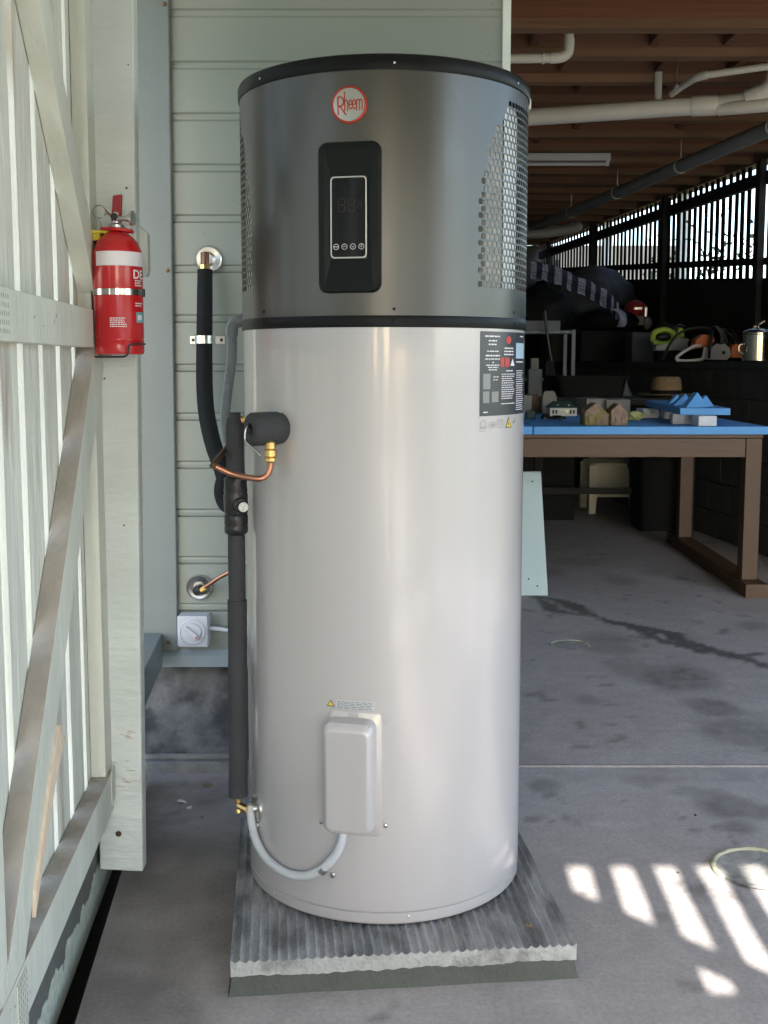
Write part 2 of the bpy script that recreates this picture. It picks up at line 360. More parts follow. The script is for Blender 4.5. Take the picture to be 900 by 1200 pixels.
def ico(mb, c, r, sub=2, sx=1, sy=1, sz=1, amp=0.0, freq=3.0, T=None):
    bm = bmesh.new(); bmesh.ops.create_icosphere(bm, subdivisions=sub, radius=1)
    vs = []
    for v in bm.verts:
        p = Vector((v.co.x * r * sx, v.co.y * r * sy, v.co.z * r * sz))
        if amp: p *= 1 + amp * noise.noise(p * freq / r + Vector(c) * 7)
        if T: p = T @ p
        vs.append(p + Vector(c))
    mb.add(vs, [[v.index for v in f.verts] for f in bm.faces]); bm.free()
def text_mesh(body, size, width_fit=None, extrude=0.0, bold=0.0):
    cu = bpy.data.curves.new('txt', 'FONT'); cu.body = body; cu.size = size; cu.extrude = extrude; cu.offset = bold
    cu.align_x = 'CENTER'; cu.align_y = 'CENTER'; cu.resolution_u = 3
    o = bpy.data.objects.new('txt', cu); C.objects.link(o)
    dg = bpy.context.evaluated_depsgraph_get(); dg.update()
    me = o.evaluated_get(dg).to_mesh()
    vs = [Vector(v.co) for v in me.vertices]; fs = [tuple(p.vertices) for p in me.polygons]
    o.evaluated_get(dg).to_mesh_clear()
    bpy.data.objects.remove(o); bpy.data.curves.remove(cu)
    if width_fit and vs:
        w = max(v.x for v in vs) - min(v.x for v in vs)
        for v in vs: v.x *= width_fit / w
    return vs, fs

# ------------------------------------------------------------------ SETTING: ground and slabs
def sheet(name, x0, y0, x1, y1, z, m, n=1):
    mb = MB()
    for i in range(n):
        for j in range(n):
            mb.add([(x0 + (x1 - x0) * i / n, y0 + (y1 - y0) * j / n, z), (x0 + (x1 - x0) * (i + 1) / n, y0 + (y1 - y0) * j / n, z),
                    (x0 + (x1 - x0) * (i + 1) / n, y0 + (y1 - y0) * (j + 1) / n, z), (x0 + (x1 - x0) * i / n, y0 + (y1 - y0) * (j + 1) / n, z)], [(0, 1, 2, 3)])
    return structure(mb.build(name, m))
sheet('ground', -400, -400, 400, 400, -0.30, M['grass'])
mb = MB(); mb.box(-0.62, -9.0, -0.28, 3.6, -0.62, -0.02)
structure(mb.build('driveway', M['drive']))

def seg_dist(p, a, b):
    ax, ay = a; bx, by = b; px, py = p
    dx, dy = bx - ax, by - ay; t = max(0, min(1, ((px - ax) * dx + (py - ay) * dy) / (dx * dx + dy * dy + 1e-9)))
    return math.hypot(px - ax - dx * t, py - ay - dy * t)
crack_a = [(0.70, 5.95), (0.80, 5.90), (0.93, 5.72), (1.02, 5.40), (1.17, 5.22), (1.30, 5.02), (1.42, 4.76), (1.50, 4.62), (1.62, 4.40), (1.8, 4.1)]
crack_b = [(0.80, 5.90), (0.86, 5.52), (1.00, 5.40)]
crack_c = [(1.17, 5.22), (1.20, 4.98), (1.30, 4.86), (1.36, 4.72)]
crack_e = [(1.50, 4.62), (1.60, 4.68)]
blobs = [(1.155, 4.30, .17, .22, .75), (1.20, 3.93, .10, .10, .7), (1.20, 3.66, .16, .16, .62), (0.97, 3.05, .09, .10, .75), (1.08, 3.0, .09, .07, .7),
         (0.97, 2.90, .06, .05, .75), (0.47, 3.20, .07, .07, .6), (0.80, 3.22, .07, .06, .45), (0.90, 3.12, .06, .04, .4), (0.98, 4.86, .14, .22, .45),
         (1.0, 4.45, .10, .18, .35), (1.55, 3.7, .12, .12, .6), (0.95, 6.6, .15, .2, .5), (1.35, 6.3, .1, .12, .5), (1.2, 6.9, .2, .2, .4),
         (0.75, 4.0, .05, .05, .4), (1.75, 5.2, .08, .1, .5), (-0.56, 2.95, .07, .10, .9), (-0.48, 3.1, .09, .07, .9), (-0.58, 3.2, .10, .05, .9),
         (-0.42, 2.85, .05, .08, .6), (-0.36, 2.15, .05, .4, .25), (-.50, 2.9, .22, .35, .55), (-.30, 2.8, .2, .3, .5), (-.45, 2.45, .14, .3, .35), (-.5, 2.3, .12, .12, .25), (-.45, 3.2, .3, .10, .6), (0.75, 2.5, .03, .03, .5), (0.62, 2.42, .02, .02, .5), (1.9, 4.4, .2, .12, .5)]
def stain(x, y):
    nx = noise.fractal(Vector((x * 5, y * 5, 0.3)), 1, 2, 4) * 0.04
    ny = noise.fractal(Vector((x * 5, y * 5, 9.3)), 1, 2, 4) * 0.05
    s = 0
    for L_, w in ((crack_a, .036), (crack_b, .026), (crack_c, .028), (crack_e, .02)):
        d = min(seg_dist((x + nx, y + ny), L_[i], L_[i + 1]) for i in range(len(L_) - 1))
        w2 = w * (1.0 + 1.0 * noise.noise(Vector((x * 4, y * 4, 5))))
        s = max(s, max(0, min(1, (w2 + .012 - d) / .02)) * .95)
    for bx, by, rx, ry, st in blobs:
        d = math.hypot((x + nx * .8 - bx) / rx, (y + ny * .8 - by) / ry)
        if d < 1.3:
            s = max(s, st * max(0, min(1, (1.15 - d) / .5)) * (0.72 + 0.4 * noise.noise(Vector((x * 22, y * 22, 2)))))
    if x < -.25 and y < 3.4:       # grimy damp strip between the gate and the plinth
        g_ = max(0, min(1, (-.27 - x + nx * 2) / .08)) * (.50 + .30 * noise.fractal(Vector((x * 6, y * 6, 12)), .9, 2, 5))
        s = max(s, min(.8, g_))
    if y > 3.22 and y < 3.34: s = max(s, .25 * max(0, noise.noise(Vector((x * 7, y * 20, 6))) + .3))
    f = noise.fractal(Vector((x * 9, y * 9, 4.3)), 0.8, 2, 5)
    if f > 0.62: s = max(s, min(0.5, (f - 0.62) * 3))
    return s
def slab(name, poly_left, x1, y0, y1, zt, step):
    """concrete slab with a dense grid where the camera looks; left edge may be oblique"""
    nx = int((x1 - poly_left(y0)) / step); ny = max(1, int((y1 - y0) / step))
    vs = []; fs = []
    for j in range(ny + 1):
        y = y0 + (y1 - y0) * j / ny; xl = poly_left(y)
        for i in range(nx + 1):
            vs.append((xl + (x1 - xl) * i / nx, y, zt))
    for j in range(ny):
        for i in range(nx):
            a = j * (nx + 1) + i; fs.append((a, a + 1, a + nx + 2, a + nx + 1))
    n0 = len(vs)
    # skirt
    per = [j * (nx + 1) for j in range(ny, -1, -1)] + list(range(1, nx + 1)) + [j * (nx + 1) + nx for j in range(1, ny + 1)]
    for k in per: vs.append((vs[k][0], vs[k][1], zt - 0.12))
    for q in range(len(per) - 1): fs.append((per[q], n0 + q, n0 + q + 1, per[q + 1]))
    me = bpy.data.meshes.new(name); me.from_pydata(vs, [], fs); me.update()
    at = me.attributes.new('stain', 'FLOAT', 'POINT')
    vals = [0.0] * len(vs)
    for i, v in enumerate(vs[:n0]):
        if v[1] > 1.5 and -0.8 < v[0] < 2.6: vals[i] = stain(v[0], v[1])
    at.data.foreach_set('value', vals)
    me.materials.append(M['floor'])
    return structure(link(name, me))
slab('carport_floor', lambda y: -0.402 - 0.0945 * (y - 0.05), 4.5, -0.6, 3.335, 0.0, 0.02)
slab('underhouse_floor', lambda y: 0.2, 3.4, 3.345, 15.0, 0.004, 0.028)
mb = MB(); mb.box(-0.9, 3.30, -0.14, 3.6, 3.352, -0.010); structure(mb.build('slab_joint', M['dirt_line']))
mb = MB()
n = 160; vs = []
for i in range(n + 1):
    x = .385 + 4.0 * i / n; e = .0022 * noise.noise(Vector((x * 9, 0, 0))); f = .0016 * noise.noise(Vector((x * 14, 4, 0)))
    vs += [(x, 3.3490 + e, -.004), (x, 3.3490 + e, .0046 + f), (x, 3.3550 + e + f, .0046 + f), (x, 3.3550 + e + f, -.004)]
mb.add(vs, [(4 * i + j, 4 * i + j + 1, 4 * i + 5 + j, 4 * i + 4 + j) for i in range(n) for j in range(3)])
o = structure(mb.build('joint_lip', M['dirt_lip'])); 
# earth strip between slab and gate plinth, coloured near-black for the gap's shade
mb = MB(); mb.box(-2.2, -0.6, -0.31, -0.35, 3.4, -0.24); structure(mb.build('earth_strip', M['gap_soil']))

# ------------------------------------------------------------------ house wall of weatherboards
wall = thing('weatherboard_wall', (-0.2, 3.3, 0), 'pale green weatherboard house wall behind the water heater', 'wall')
def local(o, x, y, z): return (x - o.location.x, y - o.location.y, z - o.location.z)
WX0, WX1 = -1.6, 0.345
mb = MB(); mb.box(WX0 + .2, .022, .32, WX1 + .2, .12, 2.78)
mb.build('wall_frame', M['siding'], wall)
mb = MB()   # one board profile: flat face and scooped rebate below it
def board_mesh(w0, w1, zt):
    prof = [(0.020, 0), (0.0058, 0.0008), (0.0040, 0.005), (0.0036, 0.0135), (0.0045, 0.0200), (0.0010, 0.0235), (0, 0.0255), (0, 0.1425), (0.003, 0.1433), (0.020, 0.1433)]
    q = MB(); n = len(prof)
    vs = [(w0, y, z) for y, z in prof] + [(w1, y, z) for y, z in prof]
    q.add(vs, [tuple(range(n)), tuple(range(2 * n - 1, n - 1, -1))] + [(i, i + 1, n + i + 1, n + i) for i in range(n - 1)])
    return q
first = None
z = 0.2440 + 0.1433
for k in range(17):
    zz = 2.1015 - 0.024 + 0.1433 * (k - 12)
    if zz < 0.36: continue
    if first is None:
        first = board_mesh(WX0 + .2, WX1 + .2, zz).build('weatherboard', M['siding'], wall); b = first
    else:
        b = first.copy(); C.objects.link(b); b.parent = wall
    b.location = (random.uniform(-.004, .0), random.uniform(-.0008, .0004), zz)
# bottom part-board and flashing
mb = MB(); mb.box(WX0 + .2, .0015, .378, WX1 + .2, .02, 2.1015 - .024 - .1433 * 11 - .0015 - .1433 * 0); 
mb.build('starter_board', M['siding'], wall)
mb = MB(); mb.add([(WX0 + .2, .003, .384), (WX1 + .2, .003, .384), (WX1 + .2, -.012, .366), (WX0 + .2, -.012, .366), (WX0 + .2, -.014, .333), (WX1 + .2, -.014, .333), (WX1 + .2, .02, .330), (WX0 + .2, .02, .330)],
                  [(0, 1, 2, 3), (3, 2, 5, 4), (4, 5, 6, 7)])
mb.build('flashing_strip', M['flash'], wall)
mb = MB(); mb.box(.537, -.012, .33, .560, .12, 2.775)
mb.build('corner_trim', M['trim'], wall, bevel=.002)
# foundation under the wall
fd = thing('concrete_foundation', (-0.5, 3.32, 0), 'stained concrete foundation block under the weatherboard wall', 'foundation')
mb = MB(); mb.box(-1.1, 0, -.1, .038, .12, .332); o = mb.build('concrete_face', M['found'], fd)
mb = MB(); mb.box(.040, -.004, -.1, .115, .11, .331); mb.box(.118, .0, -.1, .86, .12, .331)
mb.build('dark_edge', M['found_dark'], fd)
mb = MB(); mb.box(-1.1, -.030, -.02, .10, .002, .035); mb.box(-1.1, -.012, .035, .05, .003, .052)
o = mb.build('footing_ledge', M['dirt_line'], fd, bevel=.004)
# cover board
pb = thing('cover_board', (-0.66, 3.29, .38), 'wide grey-green vertical cover board left of the weatherboards', 'board')
def quadboard(mb, p00, p10, p11, p01, t, nrm=(0, 1, 0)):
    n = Vector(nrm) * t; a = [Vector(p) for p in (p00, p10, p11, p01)]
    mb.hexa([*a, *[q + n for q in a]])
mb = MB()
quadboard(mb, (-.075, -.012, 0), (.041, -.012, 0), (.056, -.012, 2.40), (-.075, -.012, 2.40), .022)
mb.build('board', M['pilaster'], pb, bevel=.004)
for z_, dx in ((.032, .015), (1.13, .033), (1.87, .04)):
    q = MB(); q.lathe([(.006, 0), (.0055, .004), (0, .005)], 10, Matrix.Translation((dx, -.0125, z_)) @ Matrix.Rotation(R_(90), 4, 'X')); q.build('nail', M['tarnish'], pb, smooth=40)
# hanging stub rail behind the gate post
sr = thing('stub_rail', (-.66, 3.27, .34), 'short grey-green timber rail running from the wall towards the gate post', 'rail')
mb = MB(); mb.hexa([Vector(p) for p in ((-.07, 0, .0), (-.004, 0, .0), (.048, -.62, .0), (-.02, -.62, .0), (-.07, 0, .10), (-.004, 0, .10), (.048, -.62, .10), (-.02, -.62, .10))])
mb.build('timber', M['pilaster'], sr, bevel=.003)
# latch plate behind the extinguisher
lp = MB(); lp.prism([(-.045, .0), (.026, .0), (.030, .012), (.030, .095), (.005, .118), (-.045, .118)], 0, .03, Matrix.Rotation(R_(90), 4, 'X'))
o = lp.build('latch_plate', M['post'], bevel=.002); o.location = (-.565, 2.60, 1.44); tag(o, 'small grey-green latch plate on the gate post behind the extinguisher', 'plate')

# side wall of the house running back (dark, out of the light)
sw = MB(); sw.box(.25, 3.43, 0, .34, 15.0, 2.78)
o = sw.build('house_side_wall', M['siding']); tag(o, 'plain side wall of the house running back under the floor', 'wall')
bw = MB(); bw.box(.2, 15.0, 0, 4.0, 15.15, 2.78)
o = bw.build('rear_wall', M['block']); tag(o, 'dark wall at the far end of the under-house space', 'wall')

# ------------------------------------------------------------------ ceiling: joists and boards
ZJ = 2.775
ceil = thing('joist_ceiling', (1.2, 5.0, ZJ), 'brown rough-sawn joists and floorboards overhead', 'ceiling')
ceil['kind'] = 'structure'
def ceil_right(y):
    return 2.91 - .1353 * (y - 8.6) + .03 if y > 6.0 else 3.26
jm = None
for k in range(-12, 20):
    y = 5.37 + 0.5 * k
    if y < -0.5 or y > 14.9: continue
    if jm is None:
        q = MB(); q.m = 0; q.box(0, -.045, .045, 1, .045, .24); q.m = 1; q.box(0, -.047, 0, 1, .047, .044)
        jm = q.build('joist', [M['joist'], M['joist_edge']], ceil); j = jm
    else:
        j = jm.copy(); C.objects.link(j); j.parent = ceil
    j.location = (-2.6, y - 5.0, random.uniform(-.004, .004)); j.rotation_euler = (random.uniform(-.01, .01), 0, R_(random.uniform(-.2, .2)))
    j.scale = (ceil_right(y) + 1.4, 1, 1)
bmh = None
for k in range(34):
    xw = -1.4 + k * .132
    if bmh is None:
        q = MB(); q.box(0, 0, .242, .128, 1, .262); bmh = q.build('floorboard', M['boards'], ceil); j = bmh
    else:
        j = bmh.copy(); C.objects.link(j); j.parent = ceil
    y1 = min(15.1, 8.6 + (2.93 - xw) / .1353) if xw > 2.0 else 15.1
    j.location = (xw - 1.2, -5.6, random.uniform(0, .006)); j.scale = (1, max(.5, y1 + .6), 1)
nb = None
for (x, k) in ((0.75, 0), (1.35, 0), (1.72, 0), (.98, 1), (1.5, 1), (1.9, 1), (1.15, 2), (1.65, 2), (.9, 3), (1.8, 3), (1.3, 4), (2.0, 4), (1.1, 5)):
    if nb is None:
        q = MB(); q.box(-.02, -.20, .05, .02, .20, .235); nb = q.build('blocking', M['joist'], ceil); j = nb
    else:
        j = nb.copy(); C.objects.link(j); j.parent = ceil
    j.location = (x - 1.2, 5.37 + .5 * k + .25 - 5.0, 0)
q = MB(); q.prism([(-2.7, -5.6), (2.06, -5.6), (2.06, 1.0), (ceil_right(6.01) - 1.2, 1.01), (ceil_right(15.2) - 1.2, 10.2), (-2.7, 10.2)], .27, .40); q.build('upper_floor', M['boards'], ceil)

q = MB(); q.box(-1.45, -.5, 2.742, 3.2, 3.29, 2.772)  # unseen cream sheet added to bounce light onto wall, gate and floor
o = structure(q.build('carport_bounce_sheet', M['bounce_sheet']))
# unseen beam added above the carport opening to stop high sun
fb = MB(); fb.box(-1.4, -.60, 2.03, 3.0, -.52, 3.0)
o = fb.build('sun_stop_beam', M['siding']); tag(o, 'deep painted beam added across the top of the carport opening to block sun', 'beam')

# ------------------------------------------------------------------ open gate leaf at the left
U = Vector((-.0764, 1, 0)).normalized(); NN = Vector((-U.y, U.x, 0))       # along the gate, outwards
G0 = Vector((-.628, 2.5, 0))
gate = thing('open_gate_leaf', (G0.x, G0.y, 0), 'open pale green paling gate leaf with diagonal braces along the left', 'gate')
def gp(s, o, z):
    """s: distance towards the wall from G0, o: outwards, z height (local to the gate empty)"""
    return U * s + NN * o + Vector((0, 0, z))
def gbox(name, s0, s1, o0, o1, z0, z1, m, parent=gate, bevel=.0015):
    q = MB(); q.hexa([gp(s0, o0, z0), gp(s1, o0, z0), gp(s1, o1, z0), gp(s0, o1, z0), gp(s0, o0, z1), gp(s1, o0, z1), gp(s1, o1, z1), gp(s0, o1, z1)])
    return q.build(name, m, parent, bevel=bevel)
D = .040
HINGE = -3.05
def dusty(o):
    """top faces carry settled dust"""
    me = o.data; me.materials.append(M['dusty'])
    for p in me.polygons:
        if p.normal.z > 0.35: p.material_index = 1
gbox('rail', HINGE, .0, 0, D, .215, .308, M['gate'])
dusty(gate.children[-1])
gbox('rail', HINGE, -.09, 0, D, 1.277, 1.357, M['gate'])
gbox('rail', HINGE, .0, 0, D, 2.05, 2.14, M['gate'])
gbox('stile', -.052, .03, .007, D, .309, 2.049, M['gate'])
gbox('stile', -1.05, -.925, .003, D, .309, 1.276, M['gate'])
gbox('stile', -1.05, -.925, .003, D, 1.358, 2.049, M['gate'])
gbox('stile', HINGE, HINGE + .1, .003, D, .309, 2.049, M['gate'])
def brace(s0, z0, s1, z1, w, o0, o1, m):
    """bar from (s0,z0) to (s1,z1); w width square to its run"""
    dx, dz = s1 - s0, z1 - z0; L_ = math.hypot(dx, dz); px, pz = -dz / L_ * w / 2, dx / L_ * w / 2
    q = MB()
    a = [(s0 + px, z0 + pz), (s0 - px, z0 - pz), (s1 - px, z1 - pz), (s1 + px, z1 + pz)]
    q.hexa([gp(s, o0, z_) for s, z_ in a] + [gp(s, o1, z_) for s, z_ in a])
    o = q.build('brace', m, gate, bevel=.0015); dusty(o); return o
# lower brace: inner top edge passes s=-.48,z=.831 ; s=-.735,z=.557 ; s=-.88,z=.376
brace(-.93, .275, -.002, 1.272, .10, .0015, D + .0, M['gate'])
# upper brace rises towards the camera
brace(.04, 1.36, -.65, 2.049, .082, .0015, D, M['gate'])
brace(-1.06, .275, HINGE + .1, 1.27, .075, .004, D, M['gate'])
brace(HINGE + .1, 1.36, -1.06, 2.05, .085, .004, D, M['gate'])
# palings outside the frame: one by one
pal = None
edges = [1.96, 2.115, 2.278, 2.425, 2.565]
for k in range(-18, 5):
    s = (-.545 + .152 * k) + .0
    w = .114 + random.uniform(-.005, .004)
    q = MB()
    n = 26; pts0 = []; pts1 = []
    sd = random.uniform(0, 50)
    vs = []
    for i in range(n + 1):
        z_ = .205 + (2.22 - .205) * i / n
        e0 = .0022 * noise.noise(Vector((sd, z_ * 7, 0))) + .0012 * noise.noise(Vector((sd, z_ * 25, 3)))
        e1 = .0022 * noise.noise(Vector((sd, z_ * 7, 9)))
        vs += [gp(s + e0, D + .001, z_), gp(s + w + e1, D + .001, z_), gp(s + w + e1, D + .018, z_), gp(s + e0 * 1.5, D + .018, z_)]
    fs = [(0, 1, 2, 3), tuple(4 * n + i for i in (3, 2, 1, 0))]
    for i in range(n):
        for j in range(4): fs.append((4 * i + j, 4 * i + (j + 1) % 4, 4 * i + 4 + (j + 1) % 4, 4 * i + 4 + j))
    q.add(vs, fs)
    q.build('paling', M['gate_edge'], gate)
# split raw timber sliver on the lower brace
q = MB()
sl = [(-.556, .598), (-.536, .585), (-.512, .560), (-.604, .506), (-.663, .453), (-.721, .404), (-.777, .35), (-.766, .392), (-.700, .463), (-.640, .525)]
q.add([gp(s, -.004, z_) for s, z_ in sl] + [gp(s, .002, z_) for s, z_ in sl], [tuple(range(10)), tuple(range(19, 9, -1))] + [(i, (i + 1) % 10, 10 + (i + 1) % 10, 10 + i) for i in range(10)])
o = q.build('split_sliver', M['raw_wood'], gate); o['label'] = 'bare split pine sliver where the paint has broken away'
# gang-nail plates
def nailplate(s0, s1, z0, z1, off, holes=True):
    q = MB(); q.hexa([gp(s0, off, z0), gp(s1, off, z0), gp(s1, off + .0015, z0), gp(s0, off + .0015, z0), gp(s0, off, z1), gp(s1, off, z1), gp(s1, off + .0015, z1), gp(s0, off + .0015, z1)])
    o = q.build('nail_plate', M['gate'], gate)
    h = MB(); nu = max(2, int((s1 - s0) / .011)); nz_ = max(2, int((z1 - z0) / .011))
    for i in range(nu):
        for j in range(nz_):
            s = s0 + (i + .5) * (s1 - s0) / nu; z_ = z0 + (j + .5) * (z1 - z0) / nz_
            h.add([gp(s - .0012, off - .0004, z_ - .0035), gp(s + .0012, off - .0004, z_ - .0035), gp(s + .0012, off - .0004, z_ + .0035), gp(s - .0012, off - .0004, z_ + .0035)], [(0, 1, 2, 3)])
    p = h.build('slot', M['dirt_line'], o); p['kind'] = 'stuff'
nailplate(-.03, .012, .235, .315, -.002)
nailplate(-.895, -.835, .205, .30, -.002)
nailplate(-.86, -.80, 1.285, 1.35, -.002)
# plinth board below
gpl = MB(); P0 = Vector((-.628, 2.5, 0)) + NN * .05
a = [P0 + U * s for s in (-3.1, .70)]
n = 60; vs = []
for i in range(n + 1):
    p = a[0].lerp(a[1], i / n); zb = -.05 + .003 * noise.noise(Vector((i * .3, 0, 0)))
    vs += [p + Vector((0, 0, zb)), p + Vector((0, 0, .20)), p + NN * .03 + Vector((0, 0, .20)), p + NN * .03 + Vector((0, 0, zb))]
fs = []
for i in range(n):
    for j in range(4): fs.append((4 * i + j, 4 * i + (j + 1) % 4, 4 * i + 4 + (j + 1) % 4, 4 * i + 4 + j))
gpl.add(vs, fs); o = gpl.build('plinth_board', M['peel']); tag(o, 'low board with peeling pale paint under the open gate leaf', 'board')

ft = MB(); P1_ = P0 + NN * .035
a = [P1_ + U * -3.1, P1_ + U * .70, P1_ + U * .70 + NN * .06, P1_ + U * -3.1 + NN * .06]
ft.hexa([p + Vector((0, 0, -.29)) for p in a] + [p + Vector((0, 0, -.03)) for p in a])
o = ft.build('gap_light_stop', M['gap_soil']); structure(o)  # footing added behind the plinth to shut outside light from the gap
# gate post
post = thing('gate_post', (-.604, 2.58, .045), 'square pale green timber post at the end of the open gate', 'post')
mb = MB()
mb.hexa([Vector(p) for p in ((-.070, -.05, .006), (.033, -.05, 0), (.033, -.005, 0), (-.070, -.005, .006), (-.036, -.05, 2.6), (.066, -.05, 2.6), (.066, -.005, 2.6), (-.036, -.005, 2.6))])
o = mb.build('shaft', M['post'], post, bevel=.005)
mb = MB(); mb.lathe([(.0075, 0), (.006, .003), (0, .0035)], 10, Matrix.Translation((-.022, -.0505, .095)) @ Matrix.Rotation(R_(90), 4, 'X'))
mb.build('rusty_bolt', M['tarnish'], post, smooth=40)

def dots(name, pts, r, m, parent, nrm, kind=True):
    q = MB(); n_ = Vector(nrm).normalized(); a_ = n_.orthogonal().normalized(); b_ = n_.cross(a_)
    for p in pts:
        p = Vector(p); rr = r * random.uniform(.7, 1.3)
        q.add([p + n_ * .0006 + a_ * rr * math.cos(2 * PI * i / 8) + b_ * rr * math.sin(2 * PI * i / 8) for i in range(8)], [tuple(range(8))])
    o = q.build(name, m, parent); o['kind'] = 'stuff'; return o
pts = []
for k in range(5, 22):
    s0 = -.545 + .152 * (k - 18)
    for z_ in (.255, 1.31, 2.09):
        for ds in (.03, .07): pts.append(gp(s0 + ds + random.uniform(-.006, .006), D - .0015, z_))
pts = [gp(random.uniform(-1.0, 0), -.0008, random.choice((.26, 1.317)) + random.uniform(-.03, .03)) for _ in range(16)] + [gp(random.uniform(-.04, .02), .0055, random.uniform(.35, 2.0)) for _ in range(7)]
dots('nail_head', pts, .0022, M['tarnish'], gate, -NN)
pts = [(random.choice((-.05, .01)) + random.uniform(-.012, .012) + .0137 * z_ , -.0506, z_) for z_ in [random.uniform(.1, 2.2) for _ in range(9)]]
dots('nail_head', pts, .0026, M['tarnish'], post, (0, -1, 0))
q = MB()
for _ in range(16):       # rusty scrapes low on the post
    x = random.uniform(-.035, .015); z_ = random.choice((.22, .26, .27, .33, .335)) + random.uniform(-.012, .012); w = random.uniform(.008, .022); h = random.uniform(.0007, .0016); t = random.uniform(-.3, .1) * w
    q.add([(x, -.0508, z_), (x + w, -.0508, z_ + t), (x + w, -.0508, z_ + t + h), (x, -.0508, z_ + h)], [(0, 1, 2, 3)])
q.build('scrape_mark', mat('rust_scrape', (0.42, 0.27, 0.21), .8, bump=0), post)['kind'] = 'stuff'
pts = []
for k in range(6, 17):
    zz = 2.1015 - 0.024 + 0.1433 * (k - 12) + .035
    for x in (-.43, .28, .50): pts.append((x + random.uniform(-.01, .01), -.0005, zz + random.uniform(-.004, .004)))
    if random.random() < .5: pts.append((random.uniform(-.4, .1), -.0005, zz + random.uniform(0, .08)))
dots('nail_head', pts, .0024, M['pilaster'], wall, (0, -1, 0))
# bits of litter on the floor beside the foundation
rnd = random.Random(21)
for i, (x, y, sz, mm, lb) in enumerate([(-.575, 3.06, .016, 'tube_white', 'crumpled white scrap on the floor beside the foundation'), (-.545, 3.02, .010, 'tube_white', 'smaller pale scrap next to the white one by the foundation'), (-.52, 3.19, .012, 'straw', 'dry leaf on the floor against the footing'),
                                  (-.50, 2.95, .008, 'straw', 'dry leaf crumb on the floor behind the gate post'), (.86, 2.97, .006, 'black_print', 'black grit on the floor in front of the joint'), (.72, 2.62, .005, 'bark', 'brown crumb above the sun stripes')]):
    q = MB(); ico(q, (0, 0, sz * .3), sz, 1, rnd.uniform(.8, 1.5), rnd.uniform(.6, 1), .3, amp=1.2, freq=3); o = q.build('litter', M[mm]); o.location = (x, y, .001); o.rotation_euler.z = rnd.uniform(0, 6); tag(o, lb, 'litter')

# ------------------------------------------------------------------ closed gate leaf behind the camera (its gaps make the sun stripes)
rg = thing('closed_gate_leaf', (.20, -.45, 0), 'closed right-hand paling gate leaf behind the viewer', 'gate')
def rbox(name, x0, x1, y0, y1, z0, z1, m=M['gate']):
    q = MB(); q.box(x0, y0, z0, x1, y1, z1); return q.build(name, m, rg)
rbox('stile', -.0, .115, -.04, .0, .1, 2.06); rbox('stile', 1.9, 2.0, -.04, 0, .1, 2.06)
rbox('rail', .115, 1.9, -.04, 0, 1.885, 2.06); rbox('rail', .115, 1.9, -.04, 0, 1.30, 1.530); rbox('rail', .115, 1.9, -.04, 0, .2, .29)
pr = None
for k in range(17):
    x = .0 + .107 * k
    gx = .165 + .107 * (k - 0)            # right edge of the gap k
    q = MB(); sd = k * 3.1; n = 14; vs = []
    for i in range(n + 1):
        zb_ = 1.302 if k in (1, 2, 3, 4) else .1; z_ = zb_ + (2.06 - zb_) * i / n  # some palings cut short to let more sun onto the floor
        e = .006 * noise.noise(Vector((sd, z_ * 8, 0))); e2 = .006 * noise.noise(Vector((sd, z_ * 8, 5)))
        vs += [(gx + e, -.057, z_), (gx + .057 + e2, -.057, z_), (gx + .057 + e2, -.041, z_), (gx + e, -.041, z_)]
    fs = [(0, 1, 2, 3), tuple(4 * n + i for i in (3, 2, 1, 0))]
    for i in range(n):
        for j in range(4): fs.append((4 * i + j, 4 * i + (j + 1) % 4, 4 * i + 4 + (j + 1) % 4, 4 * i + 4 + j))
    q.add(vs, fs); q.build('paling', M['gate_edge'], rg)
q = MB()   # brace falling to the right: upper edge z 1.755 at x=.15 (X=.48) to 1.57 at .46
def bz(x): return 1.776 - (x - .14) * .60
q.hexa([Vector(p) for p in ((.10, -.038, bz(.10) - .30), (.295, -.038, bz(.295) - .16), (.295, -.002, bz(.295) - .16), (.10, -.002, bz(.10) - .30),
                            (.10, -.038, bz(.10)), (.295, -.038, bz(.295)), (.295, -.002, bz(.295)), (.10, -.002, bz(.10)))])  # solid infill down to the rail, added to stop sun below the brace
q.hexa([Vector(p) for p in ((.296, -.038, bz(.296) - .056), (.75, -.038, bz(.75) - .07), (.75, -.002, bz(.75) - .07), (.296, -.002, bz(.296) - .056),
                            (.296, -.038, bz(.296)), (.75, -.038, bz(.75)), (.75, -.002, bz(.75)), (.296, -.002, bz(.296)))])
q.build('brace', M['gate'], rg)
rp = MB(); rp.box(2.21, -.56, -.1, 2.33, -.44, 2.1); o = rp.build('hinge_post', M['post']); tag(o, 'square hinge post at the outer end of the closed gate leaf', 'post')
lp_ = MB(); lp_.box(-.52, -.62, -.1, -.40, -.56, 2.0); o = lp_.build('hinge_post', M['post']); tag(o, 'square hinge post carrying the open gate leaf', 'post')

